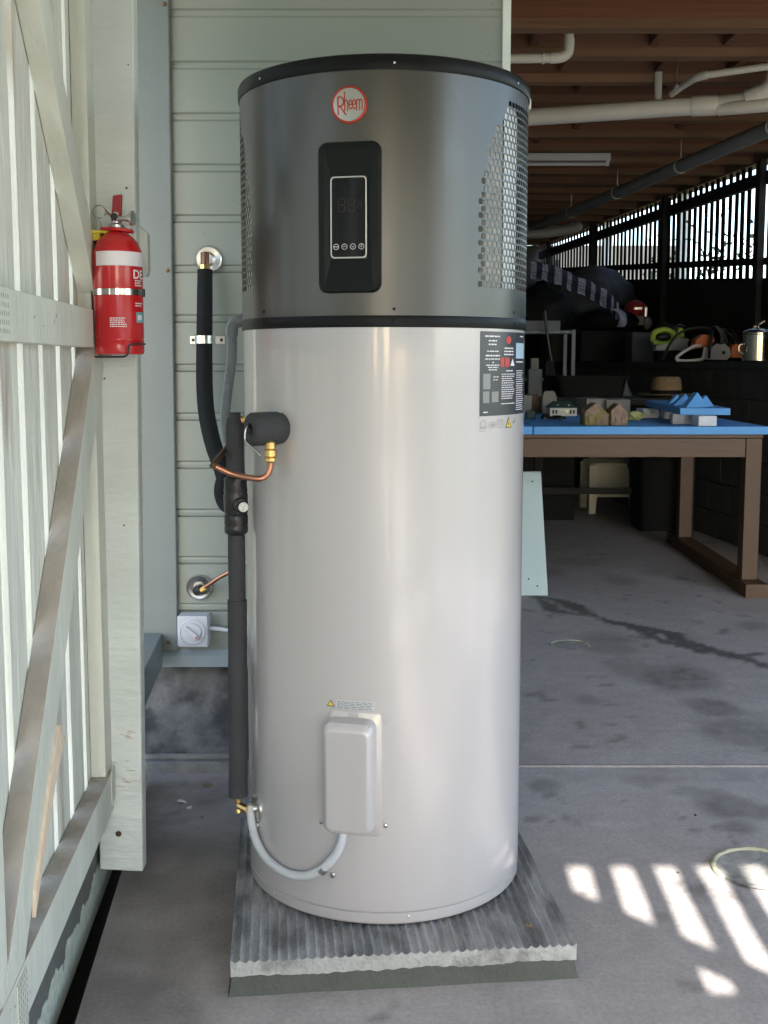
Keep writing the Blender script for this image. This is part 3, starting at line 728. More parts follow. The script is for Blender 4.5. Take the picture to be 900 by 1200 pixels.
# unseen cypress added behind the viewer to keep sun off the opening
cy = thing('sun_blocking_cypress', (-.45, -7.0, -.28), 'tall narrow cypress added out of view to keep sun off the opening', 'tree')
mb = MB(); mb.tube([(0, 0, 0), (.02, 0, 2), (0, .02, 5)], .09, 10, radii=[.11, .08, .03]); mb.build('trunk', M['bark'], cy)
mb = MB(); mb.lathe([(.05, .35), (.34, .8), (.40, 2.2), (.40, 4.5), (.37, 6.3), (.2, 6.8), (.02, 7.1)], 20); 
core = mb.build('crown_core', M['leaf'], cy)
mb = MB(); rnd = random.Random(3)
for i in range(9000):
    z_ = rnd.uniform(.4, 6.9); rr = .41 * min(1, (z_ - .2) / .7) * min(1, (7.1 - z_) / .9) + rnd.uniform(-.03, .05); a = rnd.uniform(0, 2 * PI)
    c = Vector((rr * math.cos(a), rr * math.sin(a), z_)); u = Vector((rnd.gauss(0, 1), rnd.gauss(0, 1), 1.6)).normalized() * rnd.uniform(.03, .07)
    v = u.cross(Vector((rnd.gauss(0, 1), rnd.gauss(0, 1), rnd.gauss(0, 1)))).normalized() * .015
    mb.add([c - v, c + v, c + u], [(0, 1, 2)])
o = mb.build('foliage', M['leaf'], cy); o['kind'] = 'stuff'

# ------------------------------------------------------------------ retaining wall, ledge, fence at the right
FP = [Vector((2.91, 8.6, 0)), Vector((2.68, 10.5, 0)), Vector((2.41, 12.6, 0)), Vector((2.14, 14.3, 0))]
FD = (FP[3] - FP[0]).normalized(); FN = Vector((FD.y, -FD.x, 0))       # FN points away from the space
def fl(t):     # point on the fence line, t metres from FP[0]
    return FP[0] + FD * t
def fbase(t): return 1.88 + .068 * t if t > 0 else 1.88 + .04 * t
fence = thing('boundary_fence', (2.91, 8.6, 1.9), 'dark slatted paling fence on top of the bank, daylight between its slats', 'fence')
fo = Vector(fence.location)
def fbox(mb, t0, t1, n0, n1, za0, za1, zb0=None, zb1=None):
    zb0 = za0 if zb0 is None else zb0; zb1 = za1 if zb1 is None else zb1
    P = [fl(t0) + FN * n0, fl(t1) + FN * n0, fl(t1) + FN * n1, fl(t0) + FN * n1]
    lo = [za0, zb0, zb0, za0]; hi = [za1, zb1, zb1, za1]
    mb.hexa([p + Vector((0, 0, h)) - fo for p, h in zip(P, lo)] + [p + Vector((0, 0, h)) - fo for p, h in zip(P, hi)])
TM, TX = -4.6, 6.3
# palings share two meshes
pt = TM; k = 0
protos = []
for j in range(4):
    q = MB(); w = .064 + random.uniform(-.004, .004)
    p = [FN * 0, FD * w, FD * w + FN * .007, FN * .007]
    q.hexa([a + Vector((0, 0, 0)) for a in p] + [a + Vector((0, 0, 1.05 if j % 2 else 1.04)) for a in p])
    protos.append(q)
pm = [None] * 4
while pt < TX:
    j = k % 4
    if pm[j] is None: pm[j] = protos[j].build('paling', M['dark_timber'], fence); b = pm[j]
    else: b = pm[j].copy(); C.objects.link(b); b.parent = fence
    zb = fbase(pt) - .0
    b.location = fl(pt) + Vector((0, 0, zb)) - fo
    b.scale = (1, 1, (2.765 - zb) / 1.045)
    b.rotation_euler = (0, random.uniform(-.006, .006), 0)
    pt += .117; k += 1
for (z0a, z1a) in ((2.585, 2.677),):
    q = MB(); fbox(q, TM, TX, -.045, -.001, z0a, z1a); q.build('rail', M['dark_timber'], fence)
q = MB(); fbox(q, 0, TX, -.045, -.001, fbase(0) + .10, fbase(0) + .155, fbase(TX) + .10, fbase(TX) + .155); q.build('rail', M['dark_timber'], fence)
q = MB(); fbox(q, TM, -.001, -.045, -.001, fbase(TM) + .10, fbase(TM) + .155, fbase(0) + .10, fbase(0) + .155); q.build('rail', M['dark_timber'], fence)
for t in (.02, 1.93, 4.0, 5.75, -2.3, -4.5):
    q = MB(); fbox(q, t - .03, t + .03, -.09, -.046, 1.30, 2.76); q.build('post', M['dark_timber'], fence)
for t in (1.80, 3.9):
    q = MB(); fbox(q, t - .03, t + .06, .02, .11, 1.7, 2.9); o = q.build('outer_post', M['post'], fence)
o['label'] = 'pale post seen through the slats'
bb = MB()
P = [fl(TM) - FN * .03, fl(TX + .4) - FN * .03, fl(TX + .4) + FN * .10, fl(TM) + FN * .10]
bb.hexa([p + Vector((0, 0, 2.766)) for p in P] + [p + Vector((0, 0, 3.0)) for p in P])
o = bb.build('edge_bearer', M['edge_brown']); tag(o, 'brown bearer under the ceiling above the slatted fence', 'beam')
# dark boards below the fence
bk = MB()
P = [(t, fbase(t) + .004) for t in (TM, -2, 0, 3, TX + .3)]
vs = []
for t, z_ in P: vs += [fl(t) - FN * .02 + Vector((0, 0, 1.2)), fl(t) - FN * .02 + Vector((0, 0, z_)), fl(t) + FN * .03 + Vector((0, 0, z_)), fl(t) + FN * .03 + Vector((0, 0, 1.2))]
fs = []
for i in range(len(P) - 1):
    for j in range(4): fs.append((4 * i + j, 4 * i + (j + 1) % 4, 4 * i + 4 + (j + 1) % 4, 4 * i + 4 + j))
bk.add(vs, fs); o = bk.build('bank_board', M['dark_timber']); tag(o, 'dark boarding between the ledge and the foot of the slatted fence', 'boarding')
# outside bank
ob = MB()
vs = []
for t in (TM, 0, TX + 2): vs += [fl(t) + FN * .06 + Vector((0, 0, fbase(min(t, 6)) - .12)), fl(t) + FN * 30 + Vector((0, 0, fbase(min(t, 6)) - .3)), fl(t) + FN * .06 + Vector((0, 0, -.3))]
ob.add(vs, [(0, 1, 4, 3), (3, 4, 7, 6), (0, 3, 5, 2), (3, 6, 8, 5)])
structure(ob.build('outer_bank', M['grass']))
# ledge + block wall
L0 = Vector((2.45, 7.1, 0))
def lw(t, n, z_): return L0 + FD * t + FN * n + Vector((0, 0, z_))
lg = MB()
a = [lw(-1.4, -.02, 0), lw(8.1, -.02, 0), lw(8.1, .75, 0), lw(-1.4, .8, 0)]
lg.hexa([p + Vector((0, 0, 1.205)) for p in a] + [p + Vector((0, 0, 1.252)) for p in a])
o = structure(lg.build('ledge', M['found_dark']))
bwall = thing('block_retaining_wall', tuple(L0), 'dark concrete block retaining wall with a ledge on top behind the table', 'wall')
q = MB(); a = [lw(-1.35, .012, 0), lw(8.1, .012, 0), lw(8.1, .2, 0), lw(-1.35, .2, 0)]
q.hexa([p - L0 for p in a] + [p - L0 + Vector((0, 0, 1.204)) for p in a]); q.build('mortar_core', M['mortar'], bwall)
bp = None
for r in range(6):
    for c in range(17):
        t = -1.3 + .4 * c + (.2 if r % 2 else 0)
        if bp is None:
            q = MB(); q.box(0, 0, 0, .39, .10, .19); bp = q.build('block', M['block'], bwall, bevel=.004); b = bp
        else:
            b = bp.copy(); C.objects.link(b); b.parent = bwall
        b.location = FD * t + FN * random.uniform(-.002, .003) + Vector((0, 0, .006 + .2 * r)); b.rotation_euler = (0, 0, math.atan2(FD.y, FD.x) - 0)
        # block depth must run outwards: flip
        b.scale = (1, -1, 1)

# ------------------------------------------------------------------ pad under the heater
PA = R_(5.5)
pad = thing('ribbed_plinth', (-.303, 2.088, 0), 'ribbed grey concrete plinth slab under the water heater', 'plinth', rz=PA)
W_, Dp = .698, .70
def rib(x):
    p = (x / W_ * 37) % 1.0
    return .0062 * abs(2 * p - 1) ** 2.0
nxs = 37 * 8; vs = []; nys = 20
for j in range(nys + 1):
    y = Dp * j / nys
    for i in range(nxs + 1):
        x = W_ * i / nxs
        z_ = .0665 + rib(x) + (.0015 * noise.noise(Vector((x * 40, y * 10, 0))))
        yy = y + (.003 * noise.noise(Vector((x * 22, 0, 1))) if j == 0 else 0)
        vs.append((x, yy, z_))
fs = [(j * (nxs + 1) + i, j * (nxs + 1) + i + 1, (j + 1) * (nxs + 1) + i + 1, (j + 1) * (nxs + 1) + i) for j in range(nys) for i in range(nxs)]
q = MB(); q.add(vs, fs)
# front / sides of the upper slab
n0 = []
def side(idx):
    b = len(q.v); k = len(idx)
    lowz = [(.037 + .006 * noise.noise(Vector((vs[i][0] * 9, vs[i][1] * 9, 3)))) + .0035 * noise.noise(Vector((vs[i][0] * 60, vs[i][1] * 60, 3))) for i in idx]
    return [vs[i] for i in idx] + [(vs[i][0], vs[i][1], z_) for i, z_ in zip(idx, lowz)], [(i, i + 1, k + i + 1, k + i) for i in range(k - 1)]
top = q.build('ribbed_top', M['pad_top'], pad, smooth=50)
q = MB()
for idx in (list(range(nxs + 1)), [j * (nxs + 1) for j in range(nys + 1)], [j * (nxs + 1) + nxs for j in range(nys + 1)], [nys * (nxs + 1) + i for i in range(nxs + 1)]):
    v_, f_ = side(idx); q.add(v_, f_)
q.build('slab_edge', M['pad_light'], pad)
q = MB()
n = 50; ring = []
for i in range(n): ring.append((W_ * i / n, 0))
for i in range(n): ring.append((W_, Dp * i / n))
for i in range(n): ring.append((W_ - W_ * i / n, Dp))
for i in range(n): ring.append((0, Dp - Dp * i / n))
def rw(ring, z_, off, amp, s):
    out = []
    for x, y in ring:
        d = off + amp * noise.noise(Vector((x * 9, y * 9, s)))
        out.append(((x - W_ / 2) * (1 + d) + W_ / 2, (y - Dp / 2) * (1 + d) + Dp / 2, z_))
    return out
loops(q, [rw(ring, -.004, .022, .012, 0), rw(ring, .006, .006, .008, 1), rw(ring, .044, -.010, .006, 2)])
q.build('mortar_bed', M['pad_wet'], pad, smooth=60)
lf = MB(); ico(lf, (0, 0, 0), .008, 1, 1.3, .8, .5, amp=.9, freq=4)
o = lf.build('fallen_leaf', M['brass']); o.data.materials.clear(); o.data.materials.append(M['straw']); o.location = (.30, 2.215, .080); tag(o, 'small curled brown leaf on the right front of the ribbed plinth', 'leaf')

# ------------------------------------------------------------------ WATER HEATER
TC = Vector((0, 2.54, .073)); TR = .315
heater = thing('heat_pump_water_heater', tuple(TC), 'tall cylindrical water heater with dark grey top and pale tank on the ribbed plinth', 'water heater')
def cp(phi, z_, r):      # phi in degrees from the side facing -Y, z is world height; local to the heater
    a = R_(phi); return Vector((r * math.sin(a), -r * math.cos(a), z_ - TC.z))
F0 = -12.3               # azimuth of the heater's front
def ring(mb, prof, seg=144):
    mb.lathe([(r, z_ - TC.z) for r, z_ in prof], seg)
mb = MB(); ring(mb, [(.30, .074), (TR - .003, .0745), (TR - .0005, .078), (TR - .0005, .0985), (TR - .004, .1005)]); mb.build('base_ring', M['tank'], heater, smooth=30)
mb = MB(); ring(mb, [(TR - .006, .1), (TR - .0015, .1008), (TR, .103), (TR, 1.3155), (TR - .004, 1.317)]); mb.build('tank_body', M['tank'], heater, smooth=30)
mb = MB(); ring(mb, [(TR - .004, 1.314), (TR + .002, 1.3145), (TR + .003, 1.317), (TR + .003, 1.335), (TR + .002, 1.3375), (TR - .003, 1.338)]); mb.build('joint_band', M['black_satin'], heater, smooth=30)
# lid
mb = MB(); ring(mb, [(TR - .004, 1.8055), (TR + .0035, 1.806), (TR + .005, 1.809), (TR + .005, 1.829), (TR + .002, 1.835), (TR - .006, 1.838), (.2, 1.852), (.001, 1.857)]); mb.build('lid', M['black_satin'], heater, smooth=40)
# casing with perforated grilles
CR = TR + .0015
PP = 2.6; RH = .01365
z0c, z1c = 1.3375, 1.8065
zv0 = 1.396; nrow = 29
def vent_left(z_):     # left limit of the vent, degrees relative to the heater front
    pts = [(1.39, 50.2), (1.58, 50.2), (1.60, 51.0), (1.636, 52.0), (1.688, 55.5), (1.735, 61.5), (1.777, 67.0), (1.80, 70)]
    for (za, pa), (zb, pb_) in zip(pts, pts[1:]):
        if z_ <= zb: return pa + (pb_ - pa) * max(0, (z_ - za)) / (zb - za)
    return 70
mb = MB()
GA, GB = 50.2 - 1.3, 50.2 - 1.3 + PP * 31    # grille block (relative degrees)
inner = MB()
def W(phi, z_, r=CR): return cp(F0 + phi, z_, r)
ztop = zv0 + RH * nrow
casing = MB()
grilles = []
for side_ in (1, -1):
    grille = MB(); grilles.append(grille)
    for r in range(nrow):
        zb = zv0 + RH * r; zt = zb + RH; zm = (zb + zt) / 2
        off = (r % 2) * PP / 2
        cells = []
        x = GA + off
        while x + PP <= GB + 1e-6:
            cells.append((x, x + PP)); x += PP
        if off: casing.add([W(side_ * a_, z_) for a_, z_ in ((GA, zb), (GA + off, zb), (GA + off, zt), (GA, zt))], [(0, 1, 2, 3)])
        if x < GB - 1e-6: casing.add([W(side_ * a_, z_) for a_, z_ in ((x, zb), (GB, zb), (GB, zt), (x, zt))], [(0, 1, 2, 3)])
        for a, b in cells:
            c = (a + b) / 2
            if c < vent_left(zm) or zm > 1.785 - max(0, 68 - c) * 0:
                casing.add([W(side_ * a_, z_) for a_, z_ in ((a, zb), (c, zb), (b, zb), (b, zt), (c, zt), (a, zt))], [(0, 1, 2, 3, 4, 5)])
                continue
            hw = PP * .425; hh = RH * .535
            # outer outline and pointy-top hexagon
            outer = [(a, zb), (c, zb), (b, zb), (b, zt), (c, zt), (a, zt)]
            hx = [(c - hw, zm - hh * .52), (c, zm - hh * .93), (c + hw, zm - hh * .52), (c + hw, zm + hh * .52), (c, zm + hh * .93), (c - hw, zm + hh * .52)]
            if side_ < 0: outer = outer[::-1]; hx = hx[::-1]
            vs = [W(side_ * p_, z_) for p_, z_ in outer] + [W(side_ * p_, z_) for p_, z_ in hx] + [W(side_ * p_, z_, CR - .0014) for p_, z_ in hx]
            fs = [(i, (i + 1) % 6, 6 + (i + 1) % 6, 6 + i) for i in range(6)] + [(6 + i, 6 + (i + 1) % 6, 12 + (i + 1) % 6, 12 + i) for i in range(6)]
            grille.add(vs, fs)
# strips above/below grille, and the plain front and back
def strip(pa, pb_, za, zb, zs=1):
    n = max(1, round(abs(pb_ - pa) / (PP / 2)))
    for i in range(n):
        a = pa + (pb_ - pa) * i / n; b = pa + (pb_ - pa) * (i + 1) / n
        casing.add([W(a, za), W(b, za), W(b, zb), W(a, zb)], [(0, 1, 2, 3)])
for s in (1, -1):
    strip(s * GA, s * GB, z0c, zv0); strip(s * GA, s * GB, ztop, z1c)
strip(-GA, GA, z0c, z1c); strip(GB, 360 - GB, z0c, z1c)
def raw_build(mbx, name, m, parent, merge=True):
    me = bpy.data.meshes.new(name); me.from_pydata(mbx.v, [], mbx.f); me.update()
    bm = bmesh.new(); bm.from_mesh(me)
    if merge: bmesh.ops.remove_doubles(bm, verts=bm.verts, dist=1e-5)
    bm.normal_update()
    for f in bm.faces:
        c = f.calc_center_median(); rad = Vector((c.x, c.y, 0)).normalized()
        if f.normal.dot(rad) < -.5: f.normal_flip()
    bm.to_mesh(me); bm.free(); me.materials.append(m)
    # analytic normals: radial on the sheet
    nor = []
    me.polygons.foreach_set('use_smooth', [True] * len(me.polygons))
    for p in me.polygons:
        rad = Vector((p.center.x, p.center.y, 0)).normalized()
        sheet_ = abs(p.normal.dot(rad)) > .5
        for li in p.loop_indices:
            co = me.vertices[me.loops[li].vertex_index].co
            if sheet_: nor.append(Vector((co.x, co.y, 0)).normalized())
            else: nor.append(p.normal.copy())
    me.normals_split_custom_set(nor)
    return link(name, me, parent)
raw_build(casing, 'upper_casing', M['shroud'], heater)
for grille in grilles: raw_build(grille, 'perforated_grille', M['shroud'], heater)
# innards seen through the holes
mb = MB(); ring(mb, [(.235, 1.35), (.235, 1.80)], 48); mb.build('inner_drum', M['inner_dark'], heater, smooth=40)
for s in (1, -1):
    cb = MB()
    for i in range(0, 22):
        a = F0 + s * (54 + i * .5)
        p0, p1 = cp(a, 1.395, .308), cp(a, 1.395, .29); q0, q1 = cp(a, 1.73, .308), cp(a, 1.73, .29)
        cb.add([p0, p1, q1, q0], [(0, 1, 2, 3)])
    n = 10
    for i in range(n):
        a, b = F0 + s * (54 + 11 * i / n), F0 + s * (54 + 11 * (i + 1) / n)
        cb.add([cp(a, 1.395, .302), cp(b, 1.395, .302), cp(b, 1.73, .302), cp(a, 1.73, .302)], [(0, 1, 2, 3)])
    cb.build('evaporator_fins', M['fin'], heater)
    cb = MB(); n = 24
    for i in range(n):
        a, b = F0 + s * (71 + 60 * i / n), F0 + s * (71 + 60 * (i + 1) / n)
        cb.add([cp(a, 1.395, .292), cp(b, 1.395, .292), cp(b, 1.78, .292), cp(a, 1.78, .292)], [(0, 1, 2, 3)])
    cb.build('inner_guard', M['fin'], heater, smooth=40)
# screws
def screw(phi, z_, r, m=M['chrome'], rad=.004, parent=heater):
    q = MB(); a = R_(phi)
    T = Matrix.Translation(cp(phi, z_, r - .0005)) @ Matrix.Rotation(a, 4, 'Z') @ Matrix.Rotation(R_(90), 4, 'X')
    q.lathe([(rad, 0), (rad * .95, rad * .45), (rad * .5, rad * .7), (0, rad * .72)], 12, T)
    return q.build('screw', m, parent, smooth=50)
for p_ in (-52, 3.6, 60, -85, 85): screw(p_, 1.327, TR + .003, M['black_satin'], .0032); screw(p_, 1.350, CR, M['black_satin'], .0032)
for p_ in (-52, 3.6, 60): screw(p_, 1.818, TR + .005, M['silver'], .0025)
for p_ in (-50, 9.5, 66): screw(p_, .0905, TR - .0005, M['silver'], .0032)

# control panel
def frontT(phi, z_, r):   # local frame: x to the right along the surface, y up, z outwards
    a = R_(phi)
    return Matrix.Translation(cp(phi, z_, r)) @ Matrix.Rotation(a, 4, 'Z') @ Matrix.Rotation(R_(90), 4, 'X')
PT = frontT(F0, 1.5265, TR)
def wrap2(w, h, r, dep, z0=0): # rounded ring, following the curve of the casing at its back
    return [Vector((x, y, dep)) for x, y in rrect(w, h, r)]
q = MB()
def follow(pts, lift):  # sinks points to the cylinder surface
    return [PT @ Vector((x, y, (math.sqrt(TR ** 2 - x * x) - TR) + lift)) for x, y in pts]
def flat(pts, d): return [PT @ Vector((x, y, d)) for x, y in pts]
PW, PH = .126, .290
loops(q, [follow(rrect(PW, PH, .018), -.002), follow(rrect(PW, PH, .018), .008), flat(rrect(PW - .006, PH - .006, .016), .0115), flat(rrect(PW - .030, PH - .030, .006), .0125), 
          ], cap1=False)
q.build('control_panel', M['panel_black'], heater, smooth=28)
cpanel = [o for o in heater.children if o.name.startswith('control_panel')][-1]
q = MB()   # funnel from rim to screen, with hard creases
A4 = [(-1, -1), (1, -1), (1, 1), (-1, 1)]
rim = [PT @ Vector((sx * (PW - .030) / 2, sy * (PH - .030) / 2, .0124)) for sx, sy in A4]
inn = [PT @ Vector((sx * .0365, sy * .0795, .0055)) for sx, sy in A4]
q.add(rim + inn, [(i, (i + 1) % 4, 4 + (i + 1) % 4, 4 + i) for i in range(4)])
q.build('panel_recess', M['panel_black'], cpanel)
q = MB()
loops(q, [flat(rrect(.073, .157, .008), .0050), flat(rrect(.073, .157, .008), .0100), flat(rrect(.068, .152, .0065), .0102), flat(rrect(.068, .152, .0065), .0085)], cap0=False, cap1=False)
q.build('silver_bezel', M['silver'], cpanel, smooth=30)
q = MB(); q.add(flat(rrect(.069, .153, .007), .0088), [tuple(range(28))]); q.build('screen', M['glass_black'], cpanel)
q = MB()
for k in range(4):
    cx = -.0255 + .017 * k; cyy = -.056; n = 20
    o_ = [PT @ Vector((cx + .0058 * math.cos(2 * PI * i / n), cyy + .0058 * math.sin(2 * PI * i / n), .0092)) for i in range(n)]
    i_ = [PT @ Vector((cx + .0046 * math.cos(2 * PI * i / n), cyy + .0046 * math.sin(2 * PI * i / n), .0092)) for i in range(n)]
    q.add(o_ + i_, [(i, (i + 1) % n, n + (i + 1) % n, n + i) for i in range(n)])
    def bar(x0, y0, x1, y1, w=.0009):
        d = Vector((x1 - x0, y1 - y0, 0)); p = Vector((-d.y, d.x, 0)).normalized() * w / 2
        q.add([PT @ (Vector((cx + x, cyy + y, .0092)) + s_ * p) for x, y, s_ in ((x0, y0, 1), (x0, y0, -1), (x1, y1, -1), (x1, y1, 1))], [(0, 1, 2, 3)])
    if k == 0: bar(-.0046, 0, .0046, 0, .0016)
    if k == 1: bar(-.0022, -.001, 0, .0015); bar(0, .0015, .0022, -.001)
    if k == 2: bar(-.0022, .001, 0, -.0015); bar(0, -.0015, .0022, .001)
    if k == 3: bar(0, 0, 0, .004); bar(-.002, -.001, .002, -.001); bar(-.002, .001, .002, .001)
q.build('button_icons', M['icon'], cpanel)
q = MB()   # unlit seven-segment digits
def seg7(cx, cy, w, h, t):
    for (x, y, ww, hh) in ((0, h / 2, w - t, t), (0, 0, w - t, t), (0, -h / 2, w - t, t), (-w / 2, h / 4, t, h / 2 - t), (w / 2, h / 4, t, h / 2 - t), (-w / 2, -h / 4, t, h / 2 - t), (w / 2, -h / 4, t, h / 2 - t)):
        q.add([PT @ Vector((cx + x + a * ww / 2, cy + y + b * hh / 2, .0091)) for a, b in A4], [(0, 1, 2, 3)])
seg7(-.014, .024, .013, .025, .002); seg7(.006, .024, .013, .025, .002); seg7(.0225, .022, .006, .013, .0013)
q.build('display_digits', M['digit'], cpanel)

# badge
BT = frontT(F0 + .1, 1.741, CR)
q = MB(); q.lathe([(.0355, -.004), (.0355, .003), (.0345, .0048), (.0325, .0055), (.0312, .0045), (.0310, .0035)], 48, BT)
badge = q.build('badge', M['logo_red'], heater, smooth=40)
q = MB(); q.lathe([(.0312, .002), (.0312, .0040), (0, .0042)], 48, BT); q.build('badge_face', M['chrome'], badge, smooth=30)
def place_text(body, size, cx, cy, T, d, m, parent, name='lettering', wf=None, hf=None, bold=0.0, ext=.0003):
    vs, fs = text_mesh(body, size, wf, ext, bold)
    if hf:
        h = max(v.y for v in vs) - min(v.y for v in vs)
        for v in vs: v.y *= hf / h
    q = MB(); q.add([T @ Vector((v.x + cx, v.y + cy, v.z + d)) for v in vs], fs)
    me = bpy.data.meshes.new(name); me.from_pydata(q.v, [], q.f); me.update(); me.materials.append(m)
    return link(name, me, parent)
# letters of the badge drawn as strokes: tall R and tall h, small e e m
q = MB()
def stroke(pts, w=.0023):
    for (x0, y0), (x1, y1) in zip(pts, pts[1:]):
        d = Vector((x1 - x0, y1 - y0, 0)); L_ = d.length
        if L_ < 1e-6: continue
        p = Vector((-d.y, d.x, 0)) / L_ * w / 2; e = d / L_ * w * .3
        a = [Vector((x0, y0, 0)) - e + p, Vector((x0, y0, 0)) - e - p, Vector((x1, y1, 0)) + e - p, Vector((x1, y1, 0)) + e + p]
        q.add([BT @ (v + Vector((0, 0, z_))) for z_ in (.0040, .0050) for v in a], [(4, 5, 6, 7), (0, 1, 5, 4), (1, 2, 6, 5), (2, 3, 7, 6), (3, 0, 4, 7)])
def arcp(cx, cy, rx, ry, a0, a1, n=10): return [(cx + rx * math.cos(R_(a0 + (a1 - a0) * i / n)), cy + ry * math.sin(R_(a0 + (a1 - a0) * i / n))) for i in range(n + 1)]
stroke([(-.0215, -.018), (-.0225, .014)], .0026)
stroke([(-.0225, .014)] + arcp(-.019, .006, .0085, .0090, 100, -90, 12) + [(-.0205, -.002)], .0026)
stroke([(-.0180, -.003), (-.0065, -.0185)], .0028)
stroke([(-.0085, -.0115), (-.0090, .024)], .0024)
stroke(arcp(-.0058, .0035, .0030, .0050, 170, 0, 8) + [(-.0027, -.0115)], .0022)
for ex in (.0030, .0100):
    stroke([(ex - .0028, -.0010), (ex + .0028, .0005)] + arcp(ex, .0000, .0030, .0085, 10, 320, 14), .0020)
stroke([(.0150, -.0115), (.0150, .0085)], .0022)
stroke(arcp(.0178, .0040, .0028, .0050, 170, 0, 8) + [(.0206, -.0110)], .0020)
stroke(arcp(.0234, .0040, .0028, .0050, 170, 0, 8) + [(.0262, -.0100)], .0020)
q.build('lettering', M['logo_red'], badge)

# rating label on the right of the tank
def cyl_patch(mb, a0, a1, z0, z1, r, n=12):
    vs = [cp(a0 + (a1 - a0) * i / n, z_, r) for z_ in (z0, z1) for i in range(n + 1)]
    mb.add(vs, [(i, i + 1, n + 2 + i, n + 1 + i) for i in range(n)])
q = MB(); cyl_patch(q, 38.4, 86, 1.135, 1.3085, TR + .0006, 24); lab = q.build('rating_label', M['label_dark'], heater, smooth=40)
q = MB(); rnd = random.Random(11)
def lines(a0, a1, ztop, zbot, step, th, short=.35, center=False, r=TR + .0010):
    z_ = ztop
    while z_ > zbot:
        a = a0; end = a0 + (a1 - a0) * rnd.uniform(1 - short, 1)
        sh = ((a1 - a0) - (end - a0)) / 2 if center else 0
        while a < end:
            w = min(rnd.uniform(1.0, 2.8), end - a)
            if w > .25: cyl_patch(q, a + sh, a + sh + w, z_ - th, z_, r, 2)
            a += w + .35
        z_ -= step
for z_, w in ((1.300, 9), (1.291, 5), (1.2835, 5)): lines(46.3 - w / 2 - 1.0, 46.3 + w / 2 - 1.0, z_, z_ - .002, .01, .0028, .05)
for z_, w in ((1.269, 7), (1.2605, 8.5), (1.253, 9), (1.246, 1), (1.2405, 8), (1.236, 6), (1.231, 5)): lines(45.5 - w / 2, 45.5 + w / 2, z_, z_ - .001, .01, .0020 if z_ != 1.2605 else .003, .05)
lines(52.6, 60.2, 1.276, 1.262, .0065, .0026, .1, True)
lines(54, 60, 1.229, 1.226, .01, .0025, .1, True)
lines(51, 62.3, 1.2215, 1.170, .0046, .0016, .25)
lines(51, 62.3, 1.160, 1.158, .0046, .0018, .05)
lines(63.5, 74, 1.228, 1.145, .0046, .0016, .2)
lines(45.6, 49.5, 1.216, 1.205, .006, .0016, .3); lines(40.2, 43, 1.1440, 1.1430, .006, .0022, .05)
lines(68, 73, 1.302, 1.300, .006, .0028, .05); lines(63.5, 73, 1.2475, 1.2455, .006, .0026, .05)
q.build('small_print', M['white_print'], lab)['kind'] = 'stuff'
q = MB(); cyl_patch(q, 62.9, 75, 1.2535, 1.2865, TR + .0010, 8); q.build('pale_panel', M['label_blue'], lab)
q = MB()
for a, b, c, d in ((40.0, 44.0, 1.190, 1.222), (40.0, 43.5, 1.162, 1.186), (44.8, 49, 1.163, 1.185)): cyl_patch(q, a, b, c, d, TR + .0010, 3)
q.build('diagram', M['label_silver'], lab)
q = MB()
for a, b in ((50.2, 52.8), (53.4, 56.8)): cyl_patch(q, a, b, 1.236, 1.255, TR + .0010, 3)
n = 14
q.add([cp(56.0 + 2.0 * math.cos(2 * PI * i / n), 1.292 + .0085 * math.sin(2 * PI * i / n), TR + .0011) for i in range(n)], [tuple(range(n))])
q.build('red_mark', M['label_red'], lab)
q = MB(); q.add([cp(57.6, 1.238, TR + .001), cp(61.4, 1.238, TR + .001), cp(59.6, 1.254, TR + .001)], [(0, 1, 2)]); q.build('white_triangle', M['white_print'], lab)
# symbols under the label
def tri(a, zc, w, h, r, m, name, parent):
    q = MB(); q.add([cp(a - w, zc - h / 2, r), cp(a + w, zc - h / 2, r), cp(a, zc + h / 2, r)], [(0, 1, 2)]); return q.build(name, m, parent)
t_ = tri(56.8, 1.1195, 2.6, .0235, TR + .0006, M['black_print'], 'warning_symbol', heater)
tri(56.8, 1.1185, 2.0, .0175, TR + .0009, M['yellow_print'], 'yellow_field', t_); tri(56.8, 1.118, .5, .009, TR + .0012, M['black_print'], 'spark', t_)
q = MB()
def cbar(a0, z0, a1, z1, t=.0009):
    d = Vector((a1 - a0) * .0055 if False else 0, ) if False else None
    L_ = math.hypot((a1 - a0) * .0055, z1 - z0); px, pz = -(z1 - z0) / L_ * t / 2 / .0055, (a1 - a0) * .0055 / L_ * t / 2
    q.add([cp(a0 + px, z0 + pz, TR + .0008), cp(a0 - px, z0 - pz, TR + .0008), cp(a1 - px, z1 - pz, TR + .0008), cp(a1 + px, z1 + pz, TR + .0008)], [(0, 1, 2, 3)])
def cpoly(pts, t=.0009):
    for (a, b), (c, d) in zip(pts, pts[1:]): cbar(a, b, c, d, t)
cpoly([(38.7, 1.110), (38.9, 1.122), (39.8, 1.126), (41.2, 1.126), (41.8, 1.122), (41.8, 1.110), (38.7, 1.110)]); cpoly([(38.9, 1.113), (41.5, 1.113)]); cpoly([(38.4, 1.104), (41.5, 1.105)])
cpoly([(43.2, 1.115), (44.3, 1.121), (46.9, 1.121), (47.6, 1.115), (46.6, 1.111), (44.0, 1.111), (43.2, 1.115)]); cpoly([(44.5, 1.118), (46.8, 1.113)]); cpoly([(44.6, 1.114), (46.6, 1.118)], .002)
cpoly([(48.6, 1.110), (48.6, 1.125), (49.8, 1.127), (50.8, 1.124), (51.8, 1.127), (52.3, 1.110), (50.8, 1.109), (48.6, 1.110)]); cpoly([(50.8, 1.124), (50.8, 1.109)])
q.build('printed_symbols', M['grey_print'], heater)
place = frontT(61.6, 1.1195, TR + .0006)
place_text('x2', .011, 0, 0, place, 0, M['grey_print'], heater)

